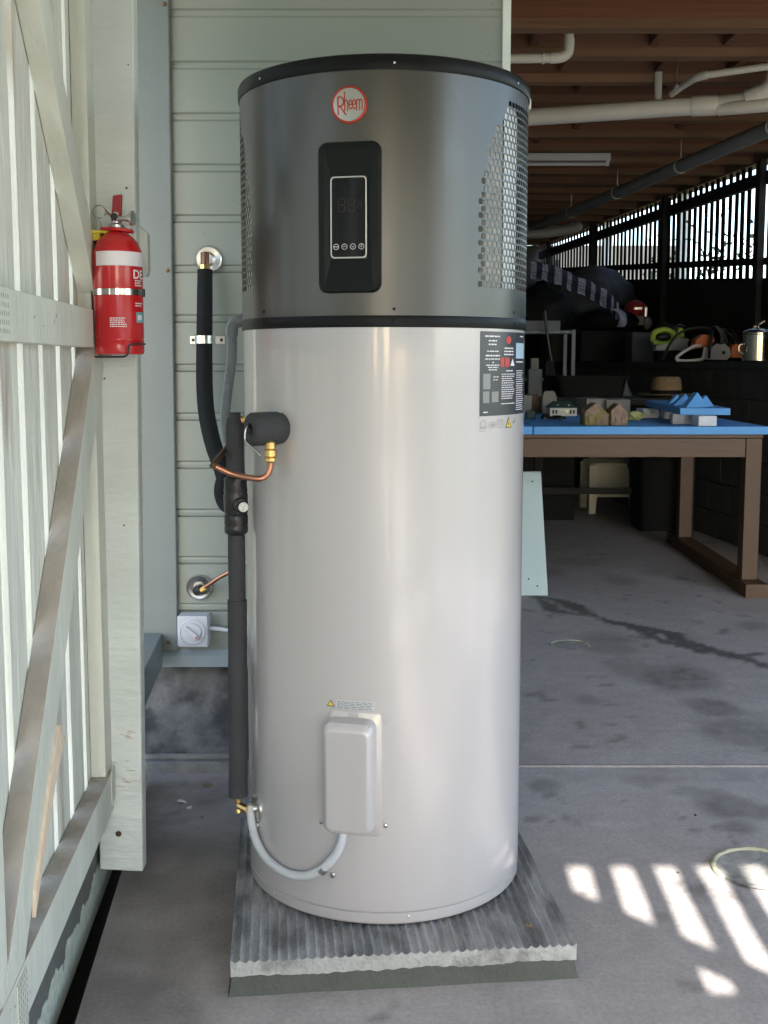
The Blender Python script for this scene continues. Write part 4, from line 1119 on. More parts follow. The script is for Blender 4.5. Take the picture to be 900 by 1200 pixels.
# element cover
q = MB(); ET = frontT(F0 + .0, .40, TR)
def ef(pts, lift): return [ET @ Vector((x, y, (math.sqrt(TR ** 2 - x * x) - TR) + lift)) for x, y in pts]
def efl(pts, d): return [ET @ Vector((x, y, d)) for x, y in pts]
loops(q, [ef(rrect(.112, .262, .010), -.002), ef(rrect(.112, .262, .010), .0025), ef(rrect(.108, .258, .008), .0035)])
q2 = q.build('cover_backplate', M['tank'], heater, smooth=35); q2.location = ET.to_3x3() @ Vector((.008, -.0, 0))
q = MB()
EW, EH = .106, .238
loops(q, [ef(rrect(EW, EH, .020), .002), efl(rrect(EW - .001, EH - .001, .020), .022), efl(rrect(EW - .004, EH - .004, .018), .033), efl([(x, y - .003) for x, y in rrect(EW - .012, EH - .018, .015)], .040), efl([(x, y - .003) for x, y in rrect(EW - .022, EH - .030, .011)], .0425), efl([(x, y - .003) for x, y in rrect(EW - .026, EH - .034, .009)], .0426), efl([(x, y - .003) for x, y in rrect(EW - .034, EH - .042, .006)], .0426)])
q.build('element_cover', M['tank'], heater, smooth=38)
screw(-24.4, .287, TR + .002, M['chrome'], .0045); screw(.6, .292, TR + .004, M['chrome'], .0045); screw(.2, .513, TR + .004, M['chrome'], .002)
q = MB(); cyl_patch(q, -18.2, -3.4, .536, .554, TR + .0006, 8); w_ = q.build('warning_label', M['hose'], heater)
q = MB(); lines(-17.8, -3.8, .552, .538, .0034, .0016, .05, r=TR + .0010); q.build('small_print', M['grey_print'], w_)['kind'] = 'stuff'
t_ = tri(-20.4, .546, 1.6, .014, TR + .0006, M['black_print'], 'warning_symbol', heater)
tri(-20.4, .5455, 1.15, .0095, TR + .0009, M['yellow_print'], 'yellow_field', t_)

# ------------------------------------------------------------------ PLUMBING
def curved(pts, n=8): return curve(pts, n)
# relief valve on the tank
ax = Vector((math.sin(R_(-47)), -math.cos(R_(-47)), 0)); base = TC + ax * TR; base.z = 1.110
def axT(p, d):
    return Matrix.Translation(p) @ Vector((0, 0, 1)).rotation_difference(Vector(d)).to_matrix().to_4x4()
rv = thing('relief_valve', tuple(base), 'foam-wrapped relief valve sticking out of the tank with a wire lever', 'valve')
adir = Vector((-.60, -.80, .02)).normalized()
ro = Vector((0, 0, 0))
q = MB(); q.lathe([(.042, -.004), (.044, .001), (.041, .004), (.032, .006)], 32, axT(ro, ax)); q.build('flange', M['sw_white'], rv, smooth=40)
ad2 = Vector((-.86, -.52, -.02)).normalized()
q = MB(); q.lathe([(.030, -.030), (.034, -.02), (.0345, 0.0), (.0345, .050), (.031, .055), (.013, .055), (.012, .042), (0, .042)], 32, axT(Vector((.004, -.016, 0)), ad2)); q.build('foam_sleeve', M['foam_grey'], rv, smooth=40)
e0 = Vector((.004, -.016, 0)) + ad2 * .047
q = MB(); q.tube(curved([e0 + Vector((0, 0, .004)), e0 + ad2 * .016 + Vector((0, 0, .004)), e0 + ad2 * .018 + Vector((.0, -.004, -.022)), e0 + ad2 * .012 + Vector((.014, -.012, -.040)), e0 + ad2 * .012 + Vector((.026, -.014, -.052))]), .0022, 8); q.build('wire_lever', M['chrome'], rv, smooth=60)
p0 = Vector((-.003, -.040, -.030))
q = MB(); q.lathe([(.009, 0), (.012, .004), (.012, .010), (.009, .012), (.0125, .014), (.0125, .026), (.009, .028), (.011, .030), (.011, .042), (.008, .046)], 12, Matrix.Translation(p0 + Vector((0, 0, -.040)))); q.build('brass_fitting', M['brass'], rv, smooth=30)
cpx = base + p0
cu = [cpx + Vector((0, 0, -.03)), cpx + Vector((0, 0, -.046)), cpx + Vector((-.004, -.001, -.060)), cpx + Vector((-.014, -.002, -.070)), cpx + Vector((-.030, -.003, -.072)), cpx + Vector((-.075, 0, -.064)), Vector((-.345, 2.28, 1.033))]
q = MB(); q.tube(curved(cu, 6), .0062, 12)
cop = q.build('copper_drain_pipe', M['copper'], smooth=60); tag(cop, 'bare copper pipe bent under the relief valve and round the foam-wrapped pipe', 'pipe')
q = MB(); q.tube(curved([(-.345, 2.28, 1.033), (-.352, 2.292, 1.034), (-.352, 2.31, 1.037), (-.338, 2.50, 1.072), (-.335, 2.56, 1.08)], 6), .0063, 12); q.build('tarnished_length', M['tarnish'], cop, smooth=60)
# foam insulated riser with tempering valve
X1, Y1 = -.3215, 2.405
rs = thing('insulated_riser', (X1, Y1, .25), 'charcoal foam-wrapped pipe rising up the left side of the tank', 'pipe')
def rpath(z0, z1, rr, x0=0, x1=0, seg=18, n=14, sd=0):
    q = MB(); P = []; rad = []
    for i in range(n + 1):
        z_ = z0 + (z1 - z0) * i / n
        P.append((x0 + (x1 - x0) * i / n + .0012 * noise.noise(Vector((sd, z_ * 6, 0))), .0012 * noise.noise(Vector((sd, z_ * 6, 7))), z_ - .25)); rad.append(rr * (1 + .03 * noise.noise(Vector((sd, z_ * 9, 3)))))
    q.tube(P, rr, seg, radii=rad); return q
rpath(.283, .728, .0212, -.004, 0, sd=1).build('foam_sleeve', M['foam_grey'], rs, smooth=50)
rpath(.722, .882, .0188, 0, 0, sd=2).build('foam_sleeve', M['foam_grey'], rs, smooth=50)
rpath(.975, 1.112, .0195, 0, .001, sd=3, n=10).build('foam_sleeve', M['foam_grey'], rs, smooth=50)
q = MB(); q.lathe([(.016, -.012), (.0195, -.004), (.017, .006), (.012, .012), (.012, .020), (0, .020)], 18, Matrix.Translation((.001, 0, 1.118 - .25))); q.build('bent_top', M['foam_grey'], rs, smooth=50)
q = MB(); q.tube([(.004, .0, .868), (.028, -.004, .874)], .007, 10); q.tube([(.01, .0, .869), (.02, -.003, .872)], .0095, 6); q.build('brass_elbow', M['brass'], rs, smooth=30)
q = MB(); q.lathe([(.018, .872 - .25), (.0255, .878 - .25), (.026, .890 - .25), (.0245, .893 - .25), (.026, .897 - .25), (.026, .915 - .25), (.024, .919 - .25), (.026, .923 - .25), (.0265, .960 - .25), (.0245, .964 - .25), (.026, .968 - .25), (.0245, .985 - .25), (.0255, .996 - .25), (.019, 1.0 - .25)], 24)
vb = q.build('taped_valve_body', M['tape'], rs, smooth=50)
vd = Vector((.35, -.9, 0)).normalized()
q = MB(); q.lathe([(.017, .012), (.0165, .034), (.0135, .036), (.0135, .028), (.0, .028)], 20, axT(Vector((.003, 0, .940 - .25)), vd)); q.build('valve_collar', M['tape'], vb, smooth=40)
q = MB(); q.lathe([(.011, .02), (.0115, .040), (.0105, .043), (0, .043)], 20, axT(Vector((.006, 0, .938 - .25)), vd)); q.build('steel_knob', M['chrome'], vb, smooth=40)
q = MB(); T = axT(Vector((.006, 0, .938 - .25)), vd); q.box(-.0012, -.009, .0425, .0012, .009, .0445, T); q.build('knob_slot', M['tube_white'], vb)
# bottom fittings
q = MB()
q.tube([(-.006, 0, .02), (-.006, 0, .036)], .009, 8); q.tube([(-.004, -.002, .012), (.016, -.010, .006)], .0085, 8); q.tube([(-.004, 0, .002), (-.002, -.004, -.006)], .0075, 10)
q.build('brass_tee', M['brass'], rs, smooth=30)
q = MB(); 
for z_ in (.10,): pass
# drain cock plate
dc = MB(); T = frontT(-64.5, .255, TR + .001)
dc.lathe([(.030, -.006), (.030, .002), (.026, .004), (.024, .002), (.010, .003), (.009, .010), (0, .010)], 28, T)
o = dc.build('drain_flange', M['silver'], heater, smooth=40)
# pale flexible hose round the foot of the tank
hp = []
for p_, z_ in ((-66, .262), (-65.5, .238), (-63.0, .210), (-58.5, .187), (-52, .170), (-45, .161), (-37, .159), (-29, .170), (-22.5, .195), (-18, .225), (-15.6, .255), (-14.8, .290)):
    c = cp(p_, z_, TR + (.0125 if p_ < -25 else .0145)); hp.append(c + TC)
hose = MB(); path = curve(hp, 10); rad = [.0093 + .0004 * math.sin(i * 2.1) for i in range(len(path))]
hose.tube(path, .0093, 14, radii=rad); o = hose.build('flexible_conduit', M['hose'], smooth=60); tag(o, 'pale grey flexible conduit looping from the pipe foot to the element cover', 'conduit')
for p_, z_ in ((-62.0, .200), (-23.0, .190)):
    q = MB(); c = cp(p_, z_, TR + .013)
    t = (cp(p_ + 3, z_ + (.02 if p_ > -40 else -.018), TR + .013) - c).normalized()
    q.tube([c - t * .006, c + t * .006], .0112, 16)
    pl_ = c + Vector((0, 0, -.018)) + cp(p_, TC.z, .003)
    q.build('saddle_clip', M['zinc'], heater, smooth=50)
    screw(p_ + (3.2 if p_ > -40 else -.5), z_ - (.014 if p_ > -40 else -.02), TR + .002, M['zinc'], .006)
# black insulated pipe on the wall
bx = thing('black_insulated_pipe', (-.51, 3.25, 1.5), 'black foam pipe dropping from a wall rosette behind the tank', 'pipe')
bo = Vector(bx.location)
path = curved([(-.511, 3.235, 1.508), (-.512, 3.225, 1.40), (-.515, 3.22, 1.25), (-.515, 3.22, 1.16), (-.508, 3.21, 1.09), (-.488, 3.19, 1.01), (-.462, 3.17, .945), (-.44, 3.15, .87)], 8)
q = MB(); q.tube([Vector(p) - bo for p in path], .0235, 18, radii=[.0215 + .0025 * min(1, i / 20) for i in range(len(path))]); q.build('foam_sleeve', M['foam_black'], bx, smooth=50)
q = MB(); q.tube([(-.001, -.012, .055), (0, -.018, .035), (-.001, -.018, .02)], .0125, 14); q.build('dark_stub', M['tarnish'], bx, smooth=50)
q = MB(); q.tube([(-.001, -.017, .022), (-.001, -.017, .006)], .0155, 8); q.build('brass_nut', M['brass'], bx)
q = MB(); q.lathe([(.0395, 0), (.0395, .003), (.036, .006), (.034, .003), (.022, .002), (.014, .010), (0, .010)], 32, Matrix.Translation((0, .045, .043)) @ Matrix.Rotation(R_(90), 4, 'X')); q.build('wall_rosette', M['silver'], bx, smooth=40)
cl = Vector((-.5145, 3.22, 1.31)) - bo
q = MB(); q.tube([cl + Vector((0, 0, -.011)), cl + Vector((0, 0, -.004)), cl + Vector((0, 0, -.0035)), cl + Vector((0, 0, .0035)), cl + Vector((0, 0, .004)), cl + Vector((0, 0, .011))], .0258, 20, radii=[.0262, .0262, .0252, .0252, .0262, .0262])
q.box(cl.x - .050, .028, cl.z - .011, cl.x - .024, .031, cl.z + .011); q.box(cl.x + .024, .028, cl.z - .011, cl.x + .050, .031, cl.z + .011)
sad = q.build('pipe_saddle', M['zinc'], bx, smooth=30)
for dx in (-.041, .041):
    q = MB(); q.lathe([(.005, 0), (.004, .003), (0, .003)], 10, Matrix.Translation((cl.x + dx, .0278, cl.z)) @ Matrix.Rotation(R_(90), 4, 'X')); q.build('screw', M['black_print'], sad)
# black bend end below
q = MB(); q.tube(curved([(-.452, 3.16, .93), (-.462, 3.15, .885), (-.452, 3.14, .85), (-.43, 3.13, .835)], 6), .021, 14); o = q.build('lagging_end', M['foam_black'], smooth=50); tag(o, 'loose end of black foam lagging beside the taped valve', 'lagging')
# grey corrugated conduit from the casing band
q = MB(); path = curved([(-.365, 2.70, 1.312), (-.366, 2.70, 1.255), (-.378, 2.72, 1.19), (-.388, 2.73, 1.12), (-.382, 2.74, 1.05), (-.36, 2.74, .99), (-.34, 2.74, .93)], 26)
q.tube(path, .0125, 14, radii=[.0128 if i % 3 else .0116 for i in range(len(path))]); gc = q.build('corrugated_conduit', M['conduit'], smooth=60); tag(gc, 'grey corrugated conduit hanging from an elbow at the casing band', 'conduit')
q = MB(); q.tube(curved([(-.325, 2.69, 1.345), (-.348, 2.69, 1.343), (-.362, 2.695, 1.332), (-.365, 2.70, 1.31)], 6), .0150, 16); q.build('elbow', M['conduit'], gc, smooth=60)
# lower rosette and copper pipe
lr = thing('lower_wall_outlet', (-.553, 3.29, .576), 'chrome wall rosette with a short copper pipe above the isolator switch', 'pipe outlet')
q = MB(); q.lathe([(.0385, 0), (.0385, .003), (.035, .008), (.030, .005), (.020, .004), (.018, .002), (0, .002)], 32, Matrix.Rotation(R_(90), 4, 'X')); q.build('wall_rosette', M['silver'], lr, smooth=40)
q = MB(); q.tube([(-.002, 0, -.004), (-.001, -.03, -.004), (.014, -.04, .002)], .0145, 12); q.build('dark_stub', M['black_print'], lr, smooth=50)
q = MB(); q.tube([(.012, -.04, .000), (.028, -.045, .010)], .010, 6); q.build('brass_nut', M['brass'], lr)
q = MB(); q.tube([(.02, -.045, .006), (.07, -.07, .043), (.17, -.10, .10), (.22, -.14, .14)], .0062, 12); q.build('copper_pipe', M['copper'], lr, smooth=60)
# isolator switch
isw = thing('isolator_switch', (-.567, 3.285, .4525), 'square white rotary isolator switch at the foot of the weatherboards', 'switch')
T = Matrix.Rotation(R_(90), 4, 'X')
q = MB(); q.prism(rrect(.090, .094, .005), -.012, .045, T); q.build('switch_box', M['sw_white'], isw, bevel=.003)
q = MB(); q.lathe([(.039, .045), (.039, .049), (.036, .0505), (.0355, .048), (.0, .048)], 40, T); q.build('dial_ring', M['sw_white'], isw, smooth=40)
T2 = T @ Matrix.Rotation(R_(-40), 4, 'Z')
q = MB(); q.lathe([(.027, .048), (.026, .053), (0, .054)], 36, T2); kn = q.build('rotary_knob', M['sw_white'], isw, smooth=40)
q = MB(); q.prism(rrect(.050, .012, .003), .050, .068, T2); q.build('knob_grip', M['sw_white'], kn, bevel=.002)
q = MB(); q.box(.017, -.003, .0685, .022, .003, .0693, T2); q.build('red_mark', M['label_red'], kn)
q = MB(); q.tube(curved([(.044, -.02, .005), (.08, -.02, .002), (.12, -.025, -.004), (.20, -.03, -.015)], 6), .0065, 10); q.build('cable', M['sw_white'], isw, smooth=60)

# ------------------------------------------------------------------ FIRE EXTINGUISHER
ex = thing('fire_extinguisher', (-.574, 2.445, 1.262), 'red fire extinguisher with a white band and steel strap hung on the gate post', 'fire extinguisher')
er = .0525
q = MB(); q.lathe([(.044, 0), (er - .002, .001), (er, .006), (er, .028), (er - .0012, .030), (er - .0012, .034), (er, .036), (er, .205), (er - .002, .222), (er - .008, .238), (er - .018, .250), (.024, .258), (.016, .262), (.016, .268), (0, .268)], 48); cyl_ = q.build('cylinder', M['red'], ex, smooth=40)
def ep(a, z_, r=er + .0006): return Vector((r * math.sin(R_(a)), -r * math.cos(R_(a)), z_))
def epatch(q, a0, a1, z0, z1, r=er + .0006, n=16):
    q.add([ep(a0 + (a1 - a0) * i / n, z_, r) for z_ in (z0, z1) for i in range(n + 1)], [(i, i + 1, n + 2 + i, n + 1 + i) for i in range(n)])
EF = 14 - 13       # the visible middle of the cylinder
q = MB(); epatch(q, -44, 100, .187, .217); q.build('white_band', M['white_print'], cyl_, smooth=30)
q = MB(); epatch(q, -180, 180, .126, .139, er + .0016, 48); epatch(q, -180, 180, .139, .1395, er, 48); q.build('steel_strap', M['chrome'], cyl_, smooth=30)
q = MB(); q.box(.046, -.006, .124, .056, .010, .141); q.build('strap_buckle', M['wire'], cyl_, bevel=.001)
# print on the body
def ctext(body, size, a0, zc, name, wf=None, bold=.0):
    vs, fs = text_mesh(body, size, wf, 0, bold)
    xm = min(v.x for v in vs)
    me = bpy.data.meshes.new(name); me.from_pydata([tuple(ep(a0 + math.degrees((v.x - xm) / er), zc + v.y, er + .0007)) for v in vs], [], fs); me.update(); me.materials.append(M['white_print']); return link(name, me, cyl_)
ctext('DE', .026, 50, .169, 'lettering', .032, .0006)
q = MB(); rnd = random.Random(5)
def elines(a0, a1, zt, zb, st, th, short=.3):
    z_ = zt
    while z_ > zb:
        a = a0; e_ = a0 + (a1 - a0) * rnd.uniform(1 - short, 1)
        while a < e_:
            w = min(rnd.uniform(2.5, 6), e_ - a)
            if w > .5: epatch(q, a, a + w, z_ - th, z_, er + .0007, 2)
            a += w + 1.2
        z_ -= st
elines(-8, 32, .078, .056, .0044, .0022); elines(54, 80, .158, .146, .005, .0028); elines(54, 80, .110, .100, .005, .0025)
q.build('small_print', M['white_print'], cyl_)['kind'] = 'stuff'
q = MB(); epatch(q, 56, 84, .068, .090, er + .0007); q.build('teal_sticker', M['teal_print'], cyl_)
q = MB(); epatch(q, 60, 76, .073, .084, er + .0010); q.build('sticker_mark', M['white_print'], cyl_)
# head
q = MB(); q.tube([Vector((.033 * math.cos(a), -.033 * math.sin(a) * .55, .262 + .006 * math.sin(a * .5))) for a in [2 * PI * i / 24 for i in range(25)]], .0042, 8); q.build('red_collar', M['red'], ex, smooth=50)
q = MB(); q.lathe([(.014, .262), (.016, .268), (.016, .276), (.011, .280), (.011, .300), (.008, .304), (0, .304)], 20); hd = q.build('valve_head', M['zinc'], ex, smooth=40)
q = MB(); q.hexa([Vector(p) for p in ((-.010, -.010, .282), (.010, -.010, .282), (.010, .006, .284), (-.010, .006, .284), (-.006, -.006, .338), (.0135, -.006, .341), (.0135, .004, .341), (-.006, .004, .338))]); q.build('lever', M['red_dark'], ex, bevel=.002)
q = MB(); q.hexa([Vector(p) for p in ((-.012, -.018, .296), (.004, -.018, .284), (.008, -.006, .284), (-.008, -.006, .296), (-.026, -.014, .312), (-.016, -.014, .300), (-.014, -.004, .302), (-.024, -.004, .312))]); q.build('lower_handle', M['red_dark'], ex, bevel=.0015)
q = MB(); q.tube([(.004, -.014, .288), (.030, -.020, .288)], .0052, 12); q.tube([(.026, -.020, .288), (.036, -.022, .288)], .0075, 12); q.tube([(.035, -.022, .288), (.041, -.023, .288)], .0155, 20); q.build('nozzle', M['zinc'], ex, smooth=40)
q = MB(); q.lathe([(.008, .0), (.007, .006), (0, .006)], 14, Matrix.Translation((-.001, -.016, .292)) @ Matrix.Rotation(R_(90), 4, 'X')); q.build('gauge', M['wire'], ex, smooth=40)
q = MB(); q.tube([Vector((-.034 + .0135 * math.cos(a), -.012, .303 + .0135 * math.sin(a))) for a in [2 * PI * i / 28 for i in range(-3, 24)]], .0011, 6); q.tube([(-.036, -.012, .290), (-.030, -.012, .272), (-.028, -.012, .262)], .0011, 6); q.tube([(-.021, -.012, .300), (-.004, -.014, .292)], .0014, 6); q.build('pull_pin_ring', M['chrome'], ex, smooth=60)
# bracket
bk_ = thing('extinguisher_bracket', (-.574, 2.445, 1.262), 'black wire bracket holding the red extinguisher to the post', 'bracket')
q = MB(); q.tube(curved([(-.050, .02, .262), (-.0575, .012, .258), (-.0575, .0, .24), (-.0575, 0, .02), (-.0565, -.004, -.002), (-.048, -.02, -.005), (0, -.046, -.005), (.022, -.052, -.004), (.030, -.052, .004), (.032, -.052, .018), (.040, -.046, .022), (.062, -.03, .022)], 5), .0021, 8); q.build('wire_cradle', M['wire'], bk_, smooth=60)
q = MB(); q.box(-.064, .02, -.002, -.030, .056, .262); q.build('back_plate', M['wire'], bk_, bevel=.002)
q = MB(); q.box(-.061, -.012, .2575, -.016, .030, .2645); q.box(-.050, -.010, .243, -.034, .03, .2575); q.build('yellow_tag', M['yellow'], bk_, bevel=.001)

# ------------------------------------------------------------------ UNDER-HOUSE: pipes and fittings
q = MB(); q.tube([(.36, 6.62, 2.618), (1.70, 6.235, 2.625)], .047, 20); mp_ = q.build('drain_pipe', M['pvc'], smooth=60); tag(mp_, 'large white plastic drain pipe running across under the joists', 'pipe')
q = MB(); q.tube([(1.665, 6.245, 2.626), (1.675, 6.242, 2.626), (1.79, 6.208, 2.624), (1.80, 6.205, 2.624)], .053, 20, radii=[.050, .054, .054, .050])
q.tube(curved([(1.79, 6.21, 2.624), (1.90, 6.16, 2.628), (1.98, 6.10, 2.645), (2.04, 6.06, 2.69), (2.06, 6.05, 2.77)], 6), .050, 18)
q.tube([(1.93, 6.13, 2.630), (1.95, 6.12, 2.634), (1.985, 6.10, 2.65), (2.0, 6.09, 2.66)], .057, 18)
q.tube([(1.80, 6.19, 2.600), (1.95, 6.08, 2.590), (2.3, 5.95, 2.595)], .036, 16)
q.build('junction', M['pvc'], mp_, smooth=50)
q = MB(); q.tube([(.36, 5.56, 2.695), (.822, 5.56, 2.70)], .0228, 16); ep_ = q.build('waste_pipe', M['pvc'], smooth=60); tag(ep_, 'small white waste pipe with an elbow turning up beside the wall corner', 'pipe')
q = MB(); q.tube(curved([(.80, 5.56, 2.70), (.85, 5.56, 2.704), (.882, 5.56, 2.725), (.889, 5.56, 2.76), (.889, 5.56, 2.79)], 6), .026, 16); q.tube([(.889, 5.56, 2.78), (.889, 5.56, 3.0)], .0228, 16); q.tube([(.76, 5.56, 2.6995), (.772, 5.56, 2.6996)], .0275, 16)
q.build('elbow', M['pvc'], ep_, smooth=50)
q = MB(); q.tube(curved([(1.56, 6.25, 2.692), (1.585, 6.08, 2.70), (1.62, 5.93, 2.705), (1.70, 5.87, 2.706), (1.92, 5.75, 2.71), (2.3, 5.56, 2.715)], 8), .018, 14); q.tube([(1.61, 5.955, 2.705), (1.625, 5.925, 2.705), (1.65, 5.90, 2.7055)], .0215, 14)
o = q.build('branch_pipe', M['pvc'], smooth=60); tag(o, 'thin white branch pipe bending towards the right above the large drain pipe', 'pipe')
q = MB(); q.tube([(1.505, 6.33, 2.66), (1.505, 6.33, 2.98)], .021, 14); o = q.build('vertical_pipe', M['pvc'], smooth=60); tag(o, 'short vertical pipe dropping onto the large drain pipe', 'pipe')
q = MB(); q.tube([(1.545, 6.10, 2.69), (1.545, 6.10, 2.99)], .006, 8); q.box(1.535, 6.08, 2.68, 1.555, 6.12, 2.70); o = q.build('hanger_rod', M['zinc'], smooth=60); tag(o, 'thin metal hanger rod holding the branch pipe', 'hanger')
q = MB(); a = Vector((2.40, 5.85, 2.61)); b = Vector((1.42, 12.4, 2.615)); q.tube([a, b], .048, 18); dp = q.build('dark_drain_pipe', M['pvc_dark'], smooth=60); tag(dp, 'grey drain pipe running away under the joists along the right side', 'pipe')
for t in (.13, .33, .52, .70):
    q = MB(); c = a.lerp(b, t); d = (b - a).normalized() * .008; q.tube([c - d, c + d], .052, 18); q.build('pipe_bracket', M['pvc'], dp, smooth=40)
    q = MB(); q.tube([c + Vector((0, 0, .045)), c + Vector((0, 0, .19))], .004, 6); q.build('strap', M['zinc'], dp)
q = MB(); q.tube(curved([(1.1, 11.6, 2.60), (1.55, 11.6, 2.59), (1.85, 11.75, 2.60), (1.95, 11.8, 2.66)], 6), .055, 14); o = q.build('far_pipe', M['pvc_dark'], smooth=60); tag(o, 'far grey pipe under the joists, upper of the two behind the heater', 'pipe')
q = MB(); q.tube(curved([(1.0, 10.9, 2.44), (1.5, 10.9, 2.47), (1.80, 10.95, 2.52), (1.88, 11.0, 2.56)], 6), .045, 14); o = q.build('far_pipe', M['pvc_dark'], smooth=60); tag(o, 'far grey pipe under the joists, lower of the two behind the heater', 'pipe')
lt = thing('batten_light', (1.1, 8.44, 2.705), 'unlit white fluorescent batten fixed under the joists', 'light fitting')
q = MB(); q.box(-.6, -.03, .015, .565, .03, .068); q.build('housing', M['tube_white'], lt, bevel=.003)
q = MB(); q.tube([(-.58, 0, -.006), (.54, 0, -.006)], .013, 12); q.build('tube', M['tube_white'], lt, smooth=60)
for x in (-.585, .545):
    q = MB(); q.box(x - .012, -.018, -.02, x + .012, .018, .015); q.build('lamp_holder', M['tube_white'], lt)
q = MB(); q.box(.405, 3.42, 1.715, .423, 3.45, 1.745); 
# small cream bracket at the corner behind the casing
o = q.build('corner_bracket', M['pvc'], bevel=.003); o.location = (.012, -.02, .275); tag(o, 'small cream bracket beside the casing at the wall corner', 'bracket')

# ------------------------------------------------------------------ work table and what is on it
tb = thing('work_table', (1.0, 5.92, 0), 'brown timber work table with a blue foam covered top', 'table')
q = MB(); q.box(-.75, .02, .845, 1.02, 1.66, .864); q.build('tabletop', M['table_wood'], tb, bevel=.002)
q = MB(); q.box(-.75, .028, .742, .93, .060, .842); q.build('apron', M['table_wood'], tb, bevel=.002)
q = MB(); q.box(-.75, 1.60, .742, .93, 1.63, .842); q.build('apron', M['table_wood'], tb, bevel=.002)
q = MB(); q.box(.985, .112, .742, 1.005, 1.59, .842); q.build('apron', M['table_wood'], tb, bevel=.002)
for x0, y0 in ((.932, .024), (.98, 1.50), (-.70, .30), (-.70, 1.50)):
    q = MB(); q.box(x0, y0, .078, x0 + .085, y0 + .085, .843); q.build('leg', M['leg_wood'], tb, bevel=.003)
q = MB(); q.hexa([Vector(p) for p in ((.915, -.10, 0), (1.035, -.10, 0), (1.08, 1.78, 0), (.97, 1.78, 0), (.915, -.10, .077), (1.035, -.10, .077), (1.08, 1.78, .077), (.97, 1.78, .077))]); q.build('foot_beam', M['leg_wood'], tb, bevel=.004)
q = MB(); q.box(-.72, .0, 0, -.62, 1.7, .077); q.build('foot_beam', M['leg_wood'], tb, bevel=.004)
q = MB(); q.box(.794, 5.918, .8655, 2.045, 7.60, .907); o = q.build('blue_foam_sheet', M['bluefoam'], bevel=.002); tag(o, 'large blue foam sheet covering most of the table top', 'foam sheet')
q = MB(); q.box(.25, 5.918, .8655, .788, 7.60, .907); o = q.build('blue_foam_sheet', M['bluefoam'], bevel=.002); tag(o, 'blue foam sheet at the left end of the table beside the heater', 'foam sheet')
ZT = .9075
def blk(name, x0, y0, x1, y1, z0, z1, m, label, cat, rz=0, group=None, bevel=.003, wob=.0):
    q = MB(); w, d = (x1 - x0) / 2, (y1 - y0) / 2; q.box(-w, -d, 0, w, d, z1 - z0)
    o = q.build(name, m, bevel=bevel); o.location = ((x0 + x1) / 2, (y0 + y1) / 2, z0); o.rotation_euler = (0, 0, rz)
    tag(o, label, cat, group); return o
G = 'white foam blocks propping the blue slab'
blk('white_foam_block', 1.675, 5.97, 1.775, 6.08, ZT, .962, M['whitefoam'], 'white foam block nearest the table edge under the blue slab', 'foam block', .1, G)
blk('white_foam_block', 1.60, 6.15, 1.70, 6.28, ZT, .962, M['whitefoam'], 'white foam block second from the right under the blue slab', 'foam block', -.15, G)
blk('white_foam_block', 1.58, 6.84, 1.68, 7.0, ZT, .962, M['whitefoam'], 'greyish white foam block at the far left under the blue slab', 'foam block', .05, G)
blk('white_foam_block', 1.69, 6.72, 1.79, 6.86, ZT, .962, M['whitefoam'], 'greyish white foam block behind the middle of the blue slab', 'foam block', -.05, G)
q = MB(); q.prism([(1.60, 6.04), (1.865, 6.02), (2.0, 7.25), (1.70, 7.28)], .9635, 1.0)
o = q.build('blue_foam_slab', M['bluefoam'], bevel=.002); tag(o, 'blue foam slab raised on white foam blocks at the right of the table', 'foam slab')
def wedge(x, y, w, h, t, rz, lean, label):
    q = MB(); q.add([(-w / 2, 0, 0), (w / 2, 0, 0), (.02, lean, h), (-w / 2, t, 0), (w / 2, t, 0), (.02, lean + t * .9, h)], [(0, 1, 2), (5, 4, 3), (0, 3, 4, 1), (1, 4, 5, 2), (2, 5, 3, 0)])
    o = q.build('foam_wedge', M['bluefoam'], bevel=.002); o.location = (x, y, 1.0005); o.rotation_euler = (0, 0, rz); tag(o, label, 'foam wedge', 'blue foam wedges on the slab')
wedge(1.715, 6.12, .15, .082, .05, .35, .03, 'tallest blue foam wedge standing at the front of the raised slab')
wedge(1.79, 6.25, .12, .062, .04, .2, .02, 'blue foam wedge behind the right side of the tallest wedge')
wedge(1.72, 6.42, .13, .066, .04, .2, .02, 'blue foam wedge behind the left side of the tallest wedge')
wedge(1.76, 6.75, .09, .055, .04, .2, .02, 'smallest blue foam wedge, farthest back on the raised slab')
# mossy stone model with two gables
mh = MB()
def gable(q, x0, x1, y0, y1, h, hp):
    xm = (x0 + x1) / 2
    q.add([(x0, y0, 0), (x1, y0, 0), (x1, y0, h), (xm, y0, hp), (x0, y0, h), (x0, y1, 0), (x1, y1, 0), (x1, y1, h), (xm, y1, hp), (x0, y1, h)],
          [(0, 1, 2, 3, 4), (9, 8, 7, 6, 5), (0, 5, 6, 1), (1, 6, 7, 2), (2, 7, 8, 3), (3, 8, 9, 4), (4, 9, 5, 0)])
mo = thing('mossy_stone_house', (1.20, 6.04, ZT), 'small mossy brown stone model house with two gables on the table', 'model house')
q = MB(); gable(q, -.115, .0, -.01, .14, .075, .122); o1 = q.build('gable', M['moss'], mo, bevel=.004)
q = MB(); gable(q, .02, .105, -.03, .12, .08, .118); q.build('gable', M['moss'], mo, bevel=.004)
q = MB(); q.box(-.12, .0, 0, .118, .13, .068); q.box(-.03, -.012, 0, .015, .02, .06); q.build('body', M['moss'], mo, bevel=.005)
for (x0, x1, h) in ((-.10, -.075, .05), (-.055, -.03, .045), (.045, .06, .05), (.075, .09, .045)):
    q = MB(); q.box(x0, -.034 if x0 > 0 else -.014, .01, x1, -.02 if x0 > 0 else -.004, h); q.build('buttress', M['moss'], mo, bevel=.003)
